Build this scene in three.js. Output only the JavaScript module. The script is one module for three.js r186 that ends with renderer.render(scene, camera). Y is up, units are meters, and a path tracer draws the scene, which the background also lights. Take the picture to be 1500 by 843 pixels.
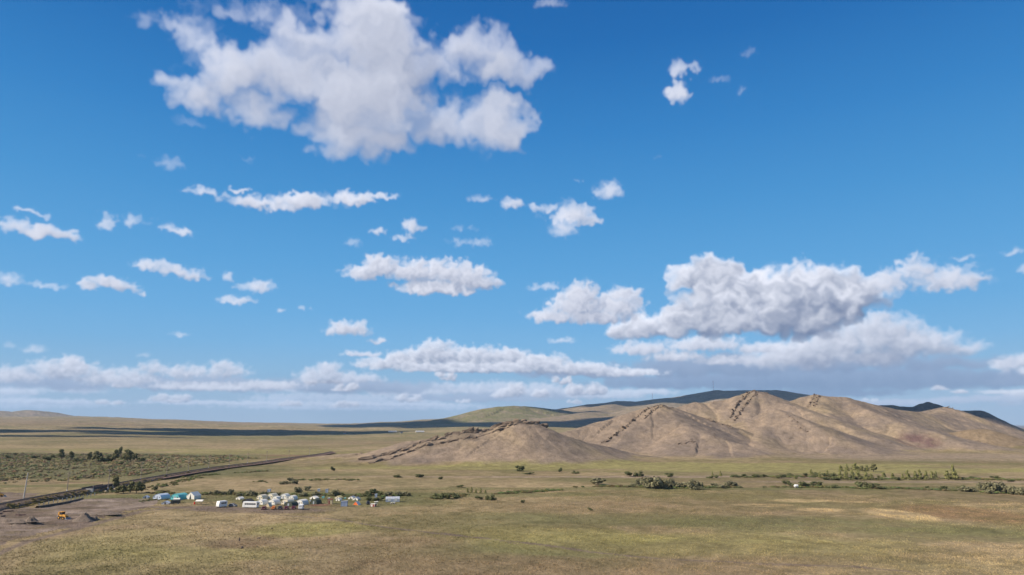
import * as THREE from 'three';
import { mergeGeometries, mergeVertices } from 'three/addons/utils/BufferGeometryUtils.js';

// ---------------------------------------------------------------- camera, sky, sun, exposure
const scene = new THREE.Scene();
const camera = new THREE.PerspectiveCamera(45.72, 1500 / 843, 1, 40000);
camera.position.set(0, 40, 0);
camera.rotation.x = Math.atan(0.2025);
const EXPOSURE = 1.6;
const SUN = new THREE.Vector3(-0.78, 0.58, 0.24).normalize();     // towards the sun: low on the left, behind the camera
const sunLight = new THREE.DirectionalLight(0xfff0dc, 5);
sunLight.position.copy(SUN).multiplyScalar(6000);
sunLight.target.position.set(0, 0, -1500);
sunLight.position.add(sunLight.target.position);
sunLight.castShadow = true;
sunLight.shadow.radius = 1;
sunLight.shadow.mapSize.set(4096, 4096);
Object.assign(sunLight.shadow.camera, { left: -3500, right: 3500, top: 3500, bottom: -3500, near: 10, far: 16000 });
scene.add(sunLight, sunLight.target);

function rng(seed) { let s = seed >>> 0; return () => { s = (s + 0x6d2b79f5) | 0; let t = Math.imul(s ^ (s >>> 15), 1 | s); t = (t + Math.imul(t ^ (t >>> 7), 61 | t)) ^ t; return ((t ^ (t >>> 14)) >>> 0) / 4294967296; }; }
const clamp = (x, a = 0, b = 1) => (x < a ? a : x > b ? b : x);
const lerp = (a, b, t) => a + (b - a) * t;
const sstep = (a, b, x) => { const t = clamp((x - a) / (b - a)); return t * t * (3 - 2 * t); };
const lin = (c) => (c <= 0.04045 ? c / 12.92 : ((c + 0.055) / 1.055) ** 2.4);
const srgb = (r, g, b) => [lin(r / 255), lin(g / 255), lin(b / 255)];

// tileable 3D noise for the clouds: billows (inverted cell noise) and soft value noise
const NT = 64;
const makeNoise = (seed, plan) => {
  const R = rng(seed), out = new Float32Array(NT ** 3);
  const octave = (cells, amp, billow) => {
    const pts = new Float32Array(cells ** 3 * 3).map(() => R()), val = new Float32Array(cells ** 3).map(() => R());
    const m = (i) => (i + cells) % cells;
    for (let z = 0; z < NT; z++) for (let y = 0; y < NT; y++) for (let x = 0; x < NT; x++) {
      const px = (x / NT) * cells, py = (y / NT) * cells, pz = (z / NT) * cells, ix = Math.floor(px), iy = Math.floor(py), iz = Math.floor(pz);
      let v;
      if (billow) {
        let best = 9;
        for (let c = -1; c < 2; c++) for (let b = -1; b < 2; b++) for (let a = -1; a < 2; a++) {
          const k = ((m(iz + c) * cells + m(iy + b)) * cells + m(ix + a)) * 3;
          const dx = ix + a + pts[k] - px, dy = iy + b + pts[k + 1] - py, dz = iz + c + pts[k + 2] - pz, d = dx * dx + dy * dy + dz * dz;
          if (d < best) best = d;
        }
        v = 1 - Math.min(1, Math.sqrt(best));
      } else {
        const s = (t) => t * t * (3 - 2 * t), fx = s(px - ix), fy = s(py - iy), fz = s(pz - iz), at = (a, b, c) => val[(m(iz + c) * cells + m(iy + b)) * cells + m(ix + a)];
        v = lerp(lerp(lerp(at(0, 0, 0), at(1, 0, 0), fx), lerp(at(0, 1, 0), at(1, 1, 0), fx), fy), lerp(lerp(at(0, 0, 1), at(1, 0, 1), fx), lerp(at(0, 1, 1), at(1, 1, 1), fx), fy), fz);
      }
      out[(z * NT + y) * NT + x] += v * amp;
    }
  };
  for (const [cells, amp, billow] of plan) octave(cells, amp, billow);
  let m = 0, v = 0;
  for (const x of out) m += x / out.length;
  for (const x of out) v += (x - m) ** 2 / out.length;
  return out.map((x) => 0.5 + ((x - m) / Math.sqrt(v)) * 0.25);
};
const noiseTex = makeNoise(77, [[4, 0.34, true], [8, 0.22, true], [16, 0.1, true], [5, 0.16, false], [11, 0.1, false], [22, 0.08, false]]);
const wispTex = makeNoise(78, [[3, 0.4, false], [6, 0.3, false], [12, 0.2, false], [7, 0.12, true], [24, 0.1, false]]);
function noise3(x, y, z, t = noiseTex) {
  x = (x - Math.floor(x)) * NT; y = (y - Math.floor(y)) * NT; z = (z - Math.floor(z)) * NT;
  const ix = x | 0, iy = y | 0, iz = z | 0, fx = x - ix, fy = y - iy, fz = z - iz, M = NT - 1;
  const x0 = ix & M, x1 = (ix + 1) & M, y0 = (iy & M) * NT, y1 = ((iy + 1) & M) * NT, z0 = (iz & M) * NT * NT, z1 = ((iz + 1) & M) * NT * NT;
  const a = t[z0 + y0 + x0], b = t[z0 + y0 + x1], c = t[z0 + y1 + x0], d = t[z0 + y1 + x1], e = t[z1 + y0 + x0], f = t[z1 + y0 + x1], g = t[z1 + y1 + x0], h = t[z1 + y1 + x1];
  const p = a + (b - a) * fx, q = c + (d - c) * fx, r = e + (f - e) * fx, s = g + (h - g) * fx, u = p + (q - p) * fy, v = r + (s - r) * fy;
  return u + (v - u) * fz;
}

// Clouds as volumes in directions (azimuth, elevation in degrees, and a depth in degrees): [azimuth, elevation, half width, half height] lobes.
// k: density, n: how far the noise eats into the lobes, s: size of the billows in degrees
const CLOUDS = [];
function cloud(o, ...lobes) {
  const c = { k: 1, n: 0.9, s: 6, base: 0.55, haze: 0, dark: 0.6, sun: 1, thick: 1, wisp: false, ...o, lobes: lobes.map(([a, e, ra, re]) => ({ a, e, ra: ra * 1.32, re: re * 1.36, rd: Math.max(re * 1.5, (ra + re) * 0.5), z: 0 })) };
  c.a0 = Math.min(...c.lobes.map((l) => l.a - l.ra)); c.a1 = Math.max(...c.lobes.map((l) => l.a + l.ra));
  c.e0 = Math.min(...c.lobes.map((l) => l.e - l.re)); c.e1 = Math.max(...c.lobes.map((l) => l.e + l.re));
  c.rd = Math.max(...c.lobes.map((l) => l.rd));
  c.off = Math.abs(Math.sin(lobes[0][0] * 12.9898 + lobes[0][1] * 78.233) * 43.7) % 1;
  CLOUDS.push(c);
}
// distant banks just above the horizon (farthest first)
{
  const R = rng(5);
  for (let i = 0; i < 9; i++) { const a = -180 + R() * 360; cloud({ k: 0.5, s: 3, n: 1.1, haze: 0.62 }, [a, 1.2 + R() * 0.9, 4 + R() * 7, 0.35 + R() * 0.3], [a + 3, 1.5 + R() * 0.6, 2 + R() * 3, 0.4 + R() * 0.3]); }
}
cloud({ k: 0.7, s: 3, haze: 0.3 }, [-8.44, 2.58, 3.32, 0.55], [-5.09, 2.82, 2.53, 0.67], [-1.70, 2.78, 3.11, 0.78], [2.27, 2.66, 3.39, 0.78], [5.65, 2.43, 2.80, 0.56], [8.43, 2.41, 2.77, 0.50], [11.19, 2.61, 2.18, 0.38]);
cloud({ k: 0.6, s: 3, haze: 0.35 }, [-36.59, 2.23, 2.56, 0.40], [-32.36, 2.44, 2.43, 0.42], [-26.82, 2.88, 2.26, 0.45], [-19.12, 2.78, 2.53, 0.48], [-14.98, 3.12, 3.18, 0.54]);
cloud({ k: 0.5, s: 4, haze: 0.45, n: 1.2 }, [-34.25, 1.56, 4.64, 0.23], [-22.50, 1.64, 5.78, 0.21], [-10.61, 1.63, 6.52, 0.22]);
cloud({ k: 0.4, s: 6, n: 0.75, haze: 0.32, dark: 0.9, sun: 0.35 }, [-33.61, 2.87, 5.92, 0.79], [-24.04, 2.95, 8.03, 0.72], [-12.83, 2.93, 8.05, 0.71], [-40.80, 2.61, 4.90, 0.64], [-2.83, 2.16, 6.74, 0.45]);
// rows of small flat based cumulus towards the horizon, all round
{
  const R = rng(57);
  for (const [e, n, w, h, hz] of [[1.7, 64, 1.35, 0.4, 0.18], [2.6, 60, 1.4, 0.62, 0.1], [3.6, 46, 1.5, 0.95, 0.05]]) for (let i = 0; i < n; i++) {
    const a = -180 + ((i + R()) / n) * 360, k = 0.5 + R() * 0.9, y = e + (R() - 0.5) * 0.5, lobes = []; if (R() < (a > 8 && a < 40 ? 0.65 : 0.22)) continue;
    for (let j = 0; j < 5; j++) lobes.push([a + (R() - 0.5) * w * 1.5 * k, y + R() * h * 0.55 * k, w * k * (0.25 + R() * 0.25), h * k * (0.45 + R() * 0.55)]);
    cloud({ k: 1, s: 2.3, haze: hz, dark: 0.9, base: 0.4, thick: 1.5, sun: 1.12, quick: Math.abs(a) > 45 }, [a, y, w * k * 0.75, h * k * 0.4], ...lobes);
  }
}
// the broken bank on the left
cloud({ k: 0.7, s: 2.6, n: 1.1, haze: 0.12, dark: 0.8, thick: 1.3 }, [-35.97, 3.25, 1.87, 0.73], [-33.30, 3.69, 2.39, 0.89], [-32.76, 4.28, 0.73, 0.66], [-29.95, 3.28, 2.99, 0.83], [-27.83, 4.10, 1.16, 0.60], [-25.52, 3.83, 2.09, 0.71], [-22.68, 4.02, 1.75, 0.78], [-22.96, 4.48, 0.87, 0.52], [-19.64, 3.04, 3.02, 0.48], [-24.03, 2.84, 4.26, 0.46]);
cloud({ k: 0.8, s: 3.2, haze: 0.2, dark: 0.6 }, [-15.55, 3.87, 2.01, 0.76], [-15.05, 4.47, 1.17, 0.60], [-12.87, 3.69, 2.16, 0.60]);
// dull sheet under the large right cloud
cloud({ k: 0.6, s: 6, n: 0.75, haze: 0.3, dark: 1, sun: 0.06 }, [13.93, 3.35, 6.93, 0.71], [21.65, 3.31, 8.32, 1.04], [28.19, 3.14, 7.50, 0.99], [33.62, 2.97, 4.73, 0.79], [23.04, 2.35, 7.18, 0.46]);
cloud({ k: 0.5, s: 6, n: 0.75, haze: 0.26, dark: 1, sun: 0.12 }, [8.49, 4.19, 8.31, 0.56], [17.16, 4.48, 8.81, 1.08], [25.58, 4.49, 6.96, 0.92], [32.96, 4.18, 4.43, 0.62], [39.16, 2.94, 4.46, 0.65]);
cloud({ k: 0.35, s: 6, n: 0.9, haze: 0.3, dark: 0.4, sun: 0.6 }, [28.04, 1.56, 5.28, 0.29], [34.27, 1.74, 4.25, 0.28], [39.98, 1.44, 4.99, 0.38]);
cloud({ k: 1, s: 2.5, haze: 0.05 }, [31.88, 2.55, 0.53, 0.19], [32.95, 2.28, 0.64, 0.14]);
cloud({ k: 1, s: 3, haze: 0.08 }, [35.87, 3.99, 1.20, 0.55], [36.82, 4.21, 1.47, 0.54], [35.47, 2.22, 1.50, 0.18], [37.65, 2.02, 1.42, 0.35]);
// the long bank behind the hills
cloud({ k: 0.9, s: 4, haze: 0.08, dark: 1, thick: 1.5, sun: 1.1 }, [-10.73, 4.83, 2.21, 0.61], [-8.52, 5.31, 2.35, 0.90], [-6.28, 5.67, 2.38, 1.13], [-3.43, 5.47, 2.85, 0.96], [-0.86, 5.59, 2.40, 0.85], [1.71, 5.03, 3.42, 0.85], [5.12, 4.45, 3.96, 0.67], [9.04, 4.13, 3.33, 0.45], [-2.85, 4.57, 8.48, 0.56]);
cloud({ k: 0.6, s: 3, haze: 0.15, dark: 0.3 }, [-12.41, 5.69, 1.64, 0.28]);
// mid clouds on the right
cloud({ k: 0.9, s: 4.4, n: 0.8, haze: 0.06, dark: 0.9, base: 0.95 }, [25.73, 6.17, 2.80, 1.33], [28.51, 6.52, 2.76, 1.50], [30.42, 5.81, 3.21, 1.08], [23.27, 5.35, 4.35, 1.14], [32.67, 5.29, 2.44, 0.52], [23.79, 5.75, 2.64, 0.93], [21.28, 5.00, 2.98, 0.63], [28.59, 7.37, 1.25, 0.75], [27.91, 4.90, 2.68, 0.70]);
cloud({ k: 0.9, s: 3, haze: 0.06, dark: 0.6 }, [10.78, 6.11, 2.33, 0.78], [15.69, 6.37, 3.19, 0.77], [17.20, 5.02, 2.35, 0.54], [13.49, 5.44, 2.71, 0.55], [19.83, 5.91, 2.03, 0.53]);
cloud({ k: 1, s: 8, n: 0.82, haze: 0.02, dark: 1, thick: 2.1, sun: 1.15, base: 0.95 }, [16.98, 12.03, 2.47, 1.31], [14.90, 11.82, 1.97, 1.00], [17.51, 10.19, 3.97, 1.75], [20.64, 10.16, 4.08, 1.93], [24.15, 10.13, 3.64, 1.88], [26.73, 9.56, 2.09, 1.84], [14.72, 8.50, 3.52, 1.44], [11.12, 7.84, 3.33, 1.01], [18.98, 8.48, 5.17, 1.73], [23.49, 8.07, 3.89, 1.47], [8.87, 7.55, 1.69, 0.56]);
cloud({ k: 0.95, s: 4, dark: 0.4, thick: 1.4 }, [3.47, 9.00, 2.08, 0.80], [5.51, 9.88, 2.19, 1.54], [5.82, 11.02, 1.39, 0.91], [8.94, 9.70, 2.04, 1.47], [9.54, 10.70, 1.25, 0.73], [7.20, 8.83, 2.85, 0.91]);
cloud({ k: 0.45, s: 3.5 }, [2.92, 11.46, 1.63, 0.40], [4.31, 6.94, 1.26, 0.28]);
cloud({ k: 0.7, s: 4, dark: 0.6 }, [31.38, 10.97, 1.28, 1.17], [33.18, 9.98, 2.30, 1.06], [34.60, 9.82, 0.95, 0.66], [29.33, 10.29, 1.69, 1.00], [31.11, 12.10, 0.52, 0.39]);
cloud({ k: 0.35, s: 3 }, [34.39, 11.53, 0.80, 0.24], [37.22, 11.50, 0.82, 0.27], [37.56, 10.21, 0.52, 0.36]);
// clouds in the middle and left of the sky
cloud({ k: 0.9, s: 4, dark: 0.5, thick: 1.5 }, [-12.42, 12.28, 1.79, 0.90], [-11.32, 12.89, 1.70, 1.01], [-8.74, 12.54, 2.52, 1.13], [-5.56, 12.51, 2.44, 1.25], [-3.51, 11.97, 2.22, 1.26], [-6.40, 11.24, 3.46, 0.85], [-1.40, 11.76, 0.82, 0.46], [-11.74, 13.43, 0.68, 0.45]);
cloud({ k: 0.9, s: 3.4 }, [-13.59, 7.60, 1.85, 0.78], [-14.16, 8.08, 0.76, 0.39], [-11.08, 6.77, 0.83, 0.28]);
cloud({ k: 0.75, s: 3.5 }, [-32.32, 9.74, 0.96, 0.48], [-31.16, 10.05, 1.37, 0.64], [-29.99, 9.82, 0.79, 0.45], [-28.98, 9.46, 0.45, 0.20]);
cloud({ k: 0.55, s: 3.5 }, [-28.92, 11.65, 1.17, 0.40], [-27.14, 11.48, 1.49, 0.66], [-25.60, 11.21, 1.14, 0.47]);
cloud({ k: 0.55, s: 3.5 }, [-20.88, 10.69, 1.53, 0.64], [-22.37, 9.57, 1.49, 0.42], [-23.05, 11.27, 0.55, 0.42], [-18.91, 9.02, 0.62, 0.22], [-17.13, 9.28, 0.37, 0.22]);
cloud({ k: 0.5, s: 3 }, [-37.19, 9.70, 0.97, 0.55], [-34.93, 9.59, 1.18, 0.23], [-35.12, 5.09, 0.84, 0.32], [-36.58, 5.23, 0.44, 0.23], [-26.16, 6.77, 0.74, 0.20], [-28.37, 5.03, 0.53, 0.20]);
cloud({ k: 0.6, s: 5, wisp: true }, [-37.37, 13.30, 1.28, 0.73], [-35.51, 13.13, 1.89, 0.61], [-33.95, 13.08, 0.98, 0.43], [-36.53, 14.38, 1.16, 0.23]);
cloud({ k: 0.38, s: 4, n: 1.1, wisp: true }, [-31.87, 14.27, 0.73, 0.83], [-29.78, 14.82, 1.35, 0.69], [-27.43, 14.48, 2.15, 0.46]);
cloud({ k: 0.65, s: 5, wisp: true }, [-25.44, 17.63, 1.57, 0.46], [-20.89, 17.19, 2.72, 0.69], [-17.71, 17.78, 2.99, 0.81], [-14.12, 18.35, 2.71, 0.71], [-10.98, 18.73, 1.97, 0.44], [-22.80, 18.19, 1.02, 0.21]);
cloud({ k: 0.5, s: 4.4, wisp: true }, [-8.85, 16.15, 1.05, 0.84], [-9.52, 15.45, 1.38, 0.51], [-11.43, 15.75, 0.74, 0.50]);
cloud({ k: 0.2, s: 3.5, n: 1.2, wisp: true }, [-4.04, 16.35, 1.42, 0.45], [-3.67, 15.17, 1.65, 0.57], [-13.93, 14.71, 0.89, 0.50]);
cloud({ k: 0.6, s: 5, wisp: true }, [2.99, 18.01, 1.79, 0.73], [4.88, 17.30, 2.37, 1.13], [7.12, 16.89, 1.29, 0.73], [-0.48, 18.21, 1.56, 0.62]);
cloud({ k: 0.33, s: 4, n: 1.1, wisp: true }, [-2.70, 18.75, 1.20, 0.45], [8.24, 19.20, 1.77, 1.00], [6.01, 20.18, 0.96, 0.28], [4.45, 16.34, 1.77, 1.13]);
cloud({ k: 0.4, s: 6, n: 0.85, wisp: true }, [15.08, 28.32, 1.40, 0.81], [14.74, 26.50, 0.81, 1.24], [16.54, 28.35, 1.03, 0.45]);
cloud({ k: 0.22, s: 4, n: 1.2, wisp: true }, [21.11, 28.75, 0.88, 0.63], [18.07, 27.19, 1.01, 0.25], [20.13, 26.24, 0.49, 0.50], [3.82, 33.95, 2.16, 0.59], [12.91, 21.67, 0.35, 0.32]);
// the large cloud overhead
cloud({ k: 0.55, s: 11, n: 0.78, dark: 0.55, base: 0.9, wisp: true, thick: 1.1, sun: 0.85 }, [-28.25, 25.11, 1.45, 1.05], [-25.96, 24.77, 2.25, 1.37], [-23.53, 26.60, 2.62, 1.96], [-21.17, 24.14, 3.21, 1.73], [-18.65, 27.46, 4.47, 2.76], [-18.28, 30.02, 3.98, 1.96], [-11.81, 30.78, 6.62, 2.25], [-9.30, 28.95, 5.47, 1.80], [-12.77, 26.07, 7.03, 2.88], [-4.40, 30.84, 4.06, 1.83], [-0.94, 29.68, 3.00, 1.55], [2.18, 28.94, 2.74, 1.15], [-14.95, 23.21, 4.85, 1.80], [-10.86, 23.01, 4.12, 1.62], [-6.72, 24.60, 3.63, 2.05], [-0.92, 24.48, 3.43, 2.50], [-0.31, 26.37, 2.47, 1.07], [-13.13, 32.63, 6.02, 1.26]);
cloud({ k: 0.2, s: 6, n: 0.95, wisp: true }, [-26.96, 28.48, 1.80, 2.34], [-20.64, 31.12, 3.33, 1.43], [-26.16, 26.71, 2.01, 1.44], [-25.01, 30.79, 3.13, 1.16], [-31.27, 28.87, 1.02, 0.80], [-26.99, 22.49, 1.27, 0.59], [-28.69, 29.04, 1.95, 0.82]);
cloud({ k: 0.2, s: 4, n: 1.2, wisp: true }, [-30.01, 19.64, 0.55, 0.39], [-28.38, 19.33, 1.22, 0.69], [-22.15, 20.53, 0.73, 0.52], [-34.16, 20.64, 0.38, 0.19], [-4.84, 28.04, 1.11, 0.52]);
// the same kind of sky all round, outside the picture
{
  const R = rng(23);
  for (let i = 0; i < 64; i++) {
    const a = 52 + R() * 256, e = 3.5 + R() ** 1.6 * 38, w = (2.2 + R() * 5) * (0.4 + e / 25), h = w * (0.22 + R() * 0.2);
    cloud({ k: 0.5 + R() * 0.5, s: 3 + e * 0.2, dark: R() * 0.4, haze: 0.2 * Math.exp(-e / 4), quick: true }, [a > 180 ? a - 360 : a, e, w, h], [(a > 180 ? a - 360 : a) + w * 0.6, e - h * 0.3, w * 0.6, h * 0.6], [(a > 180 ? a - 360 : a) - w * 0.7, e - h * 0.3, w * 0.5, h * 0.5]);
  }
}

const skyTexture = (() => {
  const W = 4096, H = 2048, data = new Float32Array(W * H * 4), up = (el) => Math.round((el / 180 + 0.5) * H - 0.5);
  // clear air by elevation, display values over the exposure
  const stops = [[-90, 120, 112, 98], [-0.01, 120, 112, 98], [0, 166, 190, 215], [2.5, 156, 189, 219], [4.5, 140, 186, 223], [6.5, 124, 181, 226], [9, 108, 173, 224], [13, 92, 163, 219], [18, 74, 149, 210], [24, 55, 131, 198], [31, 36, 109, 180], [38, 27, 94, 165], [60, 22, 82, 150], [90, 20, 78, 145]].map(([e, ...c]) => [e, srgb(...c).map((x) => x / EXPOSURE)]);
  const clear = (el) => { let i = 1; while (i < stops.length - 1 && stops[i][0] < el) i++; const [e0, a] = stops[i - 1], [e1, b] = stops[i], t = clamp((el - e0) / (e1 - e0)); return [0, 1, 2].map((c) => lerp(a[c], b[c], t)); };
  for (let row = 0; row < H; row++) {
    const el = ((row + 0.5) / H - 0.5) * 180, c = clear(el);
    for (let col = 0, o = row * W * 4; col < W; col++, o += 4) { data[o] = c[0]; data[o + 1] = c[1]; data[o + 2] = c[2]; data[o + 3] = 1; }
  }
  const L = [-0.66, 0.6, 0.45];                                   // towards the sun in a cloud's own axes: along azimuth, up, towards the viewer
  const SUNC = srgb(255, 249, 240).map((x) => (x * 1.02) / EXPOSURE), HAZE = srgb(158, 188, 220).map((x) => x / EXPOSURE);
  const density = (c, x, y, z, soft) => {
    let f = -1;
    for (const l of c.lobes) {
      const dx = (x - l.a) / l.ra, dyy = y - l.e, dy = dyy / (dyy < 0 ? l.re * c.base : l.re), dz = z / l.rd, q = dx * dx + dy * dy + dz * dz;
      if (q < 1) { const v = 1 - Math.sqrt(q); f = f > v ? f + v * 0.15 : v + Math.max(f, 0) * 0.15; }
    }
    if (f <= 0) return 0;
    const s = 1 / c.s;
    let n = noise3(x * s + c.off, y * s * 1.15 + c.off * 2.1, z * s, c.wisp ? wispTex : noiseTex);
    if (soft) return (n = f - (0.8 - n) * c.n * 0.8) <= 0 ? 0 : Math.min(1, n * 2) * c.k;
    const edge = clamp(1 - f * 1.6), w2 = 0.05 + 0.2 * edge, w3 = 0.01 + 0.15 * edge;
    n = n * (1 - w2 - w3) + noise3(x * s * 2.6, y * s * 2.6 + c.off, z * s * 2.6, wispTex) * w2 + noise3(x * s * 6.7 + c.off, y * s * 6.7, z * s * 6.7, wispTex) * w3;
    const d = f - (0.8 - n) * c.n * 0.8;
    return d <= 0 ? 0 : Math.min(1, d * 1.05) * c.k;
  };
  for (const c of CLOUDS) {
    const r0 = Math.max(up(c.e0 - c.s * 0.2), up(0.05)), r1 = Math.min(H - 1, up(c.e1 + c.s * 0.2) + 1), pad = c.s * 0.25, c0 = Math.floor(((c.a0 - pad) / 360) * W), c1 = Math.ceil(((c.a1 + pad) / 360) * W);
    const size = Math.min(c.e1 - c.e0, 9), steps = c.quick ? 9 : 21, dz = (2 * c.rd) / steps, ext = (5.5 * c.thick) / Math.pow(size, 0.75), lsteps = c.quick ? 3 : 7, ldz = (size * 0.55) / 6;
    const amb0 = srgb(163, 174, 202), amb1 = srgb(104, 128, 172), ambH = srgb(130, 161, 204);
    for (let row = r0; row <= r1; row++) {
      const el0 = ((row + 0.5) / H - 0.5) * 180;
      for (let col = c0; col <= c1; col++) {
        const az0 = ((col + 0.5) / W) * 360, ws = 1.1 / c.s, wa = c.s * 0.11 * clamp(el0 / 9, 0.3, 1);
        const az = az0 + (noise3(az0 * ws, el0 * ws, 0.3 + c.off) - 0.5) * wa * 1.6 + (noise3(az0 * ws * 3, el0 * ws * 3, 0.7) - 0.5) * wa * 0.28;
        const el = el0 + (noise3(az0 * ws + 0.5, el0 * ws, 0.8 + c.off) - 0.5) * wa + (noise3(az0 * ws * 3, el0 * ws * 3 + 0.4, 0.2) - 0.5) * wa * 0.22;
        // skip texels no lobe covers
        let hit = 0;
        for (const l of c.lobes) { const dx = (az - l.a) / l.ra, dy = (el - l.e) / l.re; const q = dx * dx + dy * dy; if (q < 1) { hit = Math.max(hit, Math.sqrt(1 - q) * l.rd); } }
        if (!hit) continue;
        let T = 1, R = 0, Gc = 0, B = 0;
        const jit = ((Math.imul(row * 7919 + col * 104729, 2654435761) >>> 0) / 4294967296);
        for (let i = 0; i < steps && T > 0.015; i++) {
          const z = c.rd - (i + jit) * dz;
          if (z > hit || z < -hit) continue;
          const d = density(c, az, el, z);
          if (d <= 0) continue;
          let tau = 0;
          for (let j = 0, q = ldz * 0.3, st = ldz * 0.6; j < lsteps; j++, st *= 1.32, q += st * 0.88) tau += density(c, az + L[0] * q, el + L[1] * q, z + L[2] * q, true) * st;
          const lt = Math.exp(-tau * ext * 0.7) * 0.66 + Math.exp(-tau * ext * 0.17) * 0.34;
          let over = 0; for (let j = 0; j < 3; j++) over += density(c, az, el + (j + 0.5) * ldz * 1.3, z, true) * ldz * 1.3;   // how much cloud lies between here and the sky above
          const am = (1 - c.dark) + c.dark * Math.exp(-over * ext * 0.8);
          const a = 1 - Math.exp(-d * dz * ext * 1.8), w = T * a;
          for (let k = 0; k < 3; k++) {
            const amb = lerp(lerp(amb1[k], amb0[k], clamp(am)), ambH[k], clamp(c.haze * 2.2)) * (0.82 + 0.18 * am) / EXPOSURE, v = amb * 0.88 + SUNC[k] * 0.6 * lt * c.sun;
            if (k === 0) R += w * v; else if (k === 1) Gc += w * v; else B += w * v;
          }
          T *= 1 - a;
        }
        if (T > 0.995) continue;
        const o = (row * W + ((((col + W / 4) % W) + W) % W)) * 4, A = 1 - T;  // azimuth 0 looks along -z, which is a quarter turn round the texture
        const hz = clamp(c.haze * 0.7 + 0.22 * Math.exp(-el0 / 2.2));
        data[o] = data[o] * T + lerp(R, HAZE[0] * A, hz);
        data[o + 1] = data[o + 1] * T + lerp(Gc, HAZE[1] * A, hz);
        data[o + 2] = data[o + 2] * T + lerp(B, HAZE[2] * A, hz);
      }
    }
  }
  const t = new THREE.DataTexture(data, W, H, THREE.RGBAFormat, THREE.FloatType);
  t.mapping = THREE.EquirectangularReflectionMapping; t.magFilter = t.minFilter = THREE.LinearFilter; t.needsUpdate = true;
  return t;
})();
scene.background = skyTexture;
scene.environment = skyTexture;
console.log('sky done');


// ---------------------------------------------------------------- helpers for names and labels
const used = new Map();
function numbered(name) { const n = used.get(name) ?? 0; used.set(name, n + 1); return n ? name + '_' + String(n).padStart(3, '0') : name; }
function tag(o, label, category, group, kind) { Object.assign(o.userData, { label, category }); if (group) o.userData.group = group; if (kind) o.userData.kind = kind; return o; }
function shadows(o) { o.castShadow = o.receiveShadow = true; return o; }

// ---------------------------------------------------------------- noise on the ground plane
const hash2 = (x, y) => { let h = Math.imul(x | 0, 374761393) + Math.imul(y | 0, 668265263); h = Math.imul(h ^ (h >>> 13), 1274126177); return ((h ^ (h >>> 16)) >>> 0) / 4294967296; };
function vnoise(x, y) {
  const ix = Math.floor(x), iy = Math.floor(y), fx = x - ix, fy = y - iy, u = fx * fx * (3 - 2 * fx), v = fy * fy * (3 - 2 * fy);
  return lerp(lerp(hash2(ix, iy), hash2(ix + 1, iy), u), lerp(hash2(ix, iy + 1), hash2(ix + 1, iy + 1), u), v) * 2 - 1;
}
function fbm(x, y, n = 4) { let s = 0, a = 0.5; for (let i = 0; i < n; i++, a *= 0.5) { s += a * vnoise(x, y); const t = x * 1.62 - y * 1.18 + 13.7; y = x * 1.18 + y * 1.62 - 5.3; x = t; } return s; }

// ---------------------------------------------------------------- the lie of the land
// far edge of the plain: [azimuth in degrees, height in metres 9 km out]
const RIM = [[-180, 100], [-60, 150], [-45.84, 148], [-36.34, 134], [-31.31, 139], [-26.80, 112], [-20.19, 78], [-13.46, 64], [-9.69, 88], [-6.88, 118], [-4.10, 148], [0.56, 180], [8.37, 150], [18.95, 80], [28.35, 40], [36.34, 6], [60, 4], [180, 100]];
function rim(az) { let i = 1; while (i < RIM.length - 1 && RIM[i][0] < az) i++; const [a0, h0] = RIM[i - 1], [a1, h1] = RIM[i]; return lerp(h0, h1, sstep(a0, a1, az)); }
function plain(x, z) {
  const D = Math.hypot(x, z), az = (Math.atan2(x, -z) * 180) / Math.PI, t = clamp((D - 1200) / 7800);
  const far = D > 1200 ? rim(az) * Math.pow(t, 1.3) - (D > 9000 ? (D - 9000) * 0.012 : 0) : 0;
  const roll = fbm(x / 90, z / 90, 3) * 1.1 + fbm(x / 19 + 40, z / 19, 3) * 0.5;
  return far + roll * clamp(D / 200, 0.3, 1) * (1 + clamp((D - 1500) / 3000) * 4) + (D > 2500 ? fbm(x / 700 + 9, z / 700, 3) * 7 * clamp((D - 2500) / 3000) : 0);
}
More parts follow.
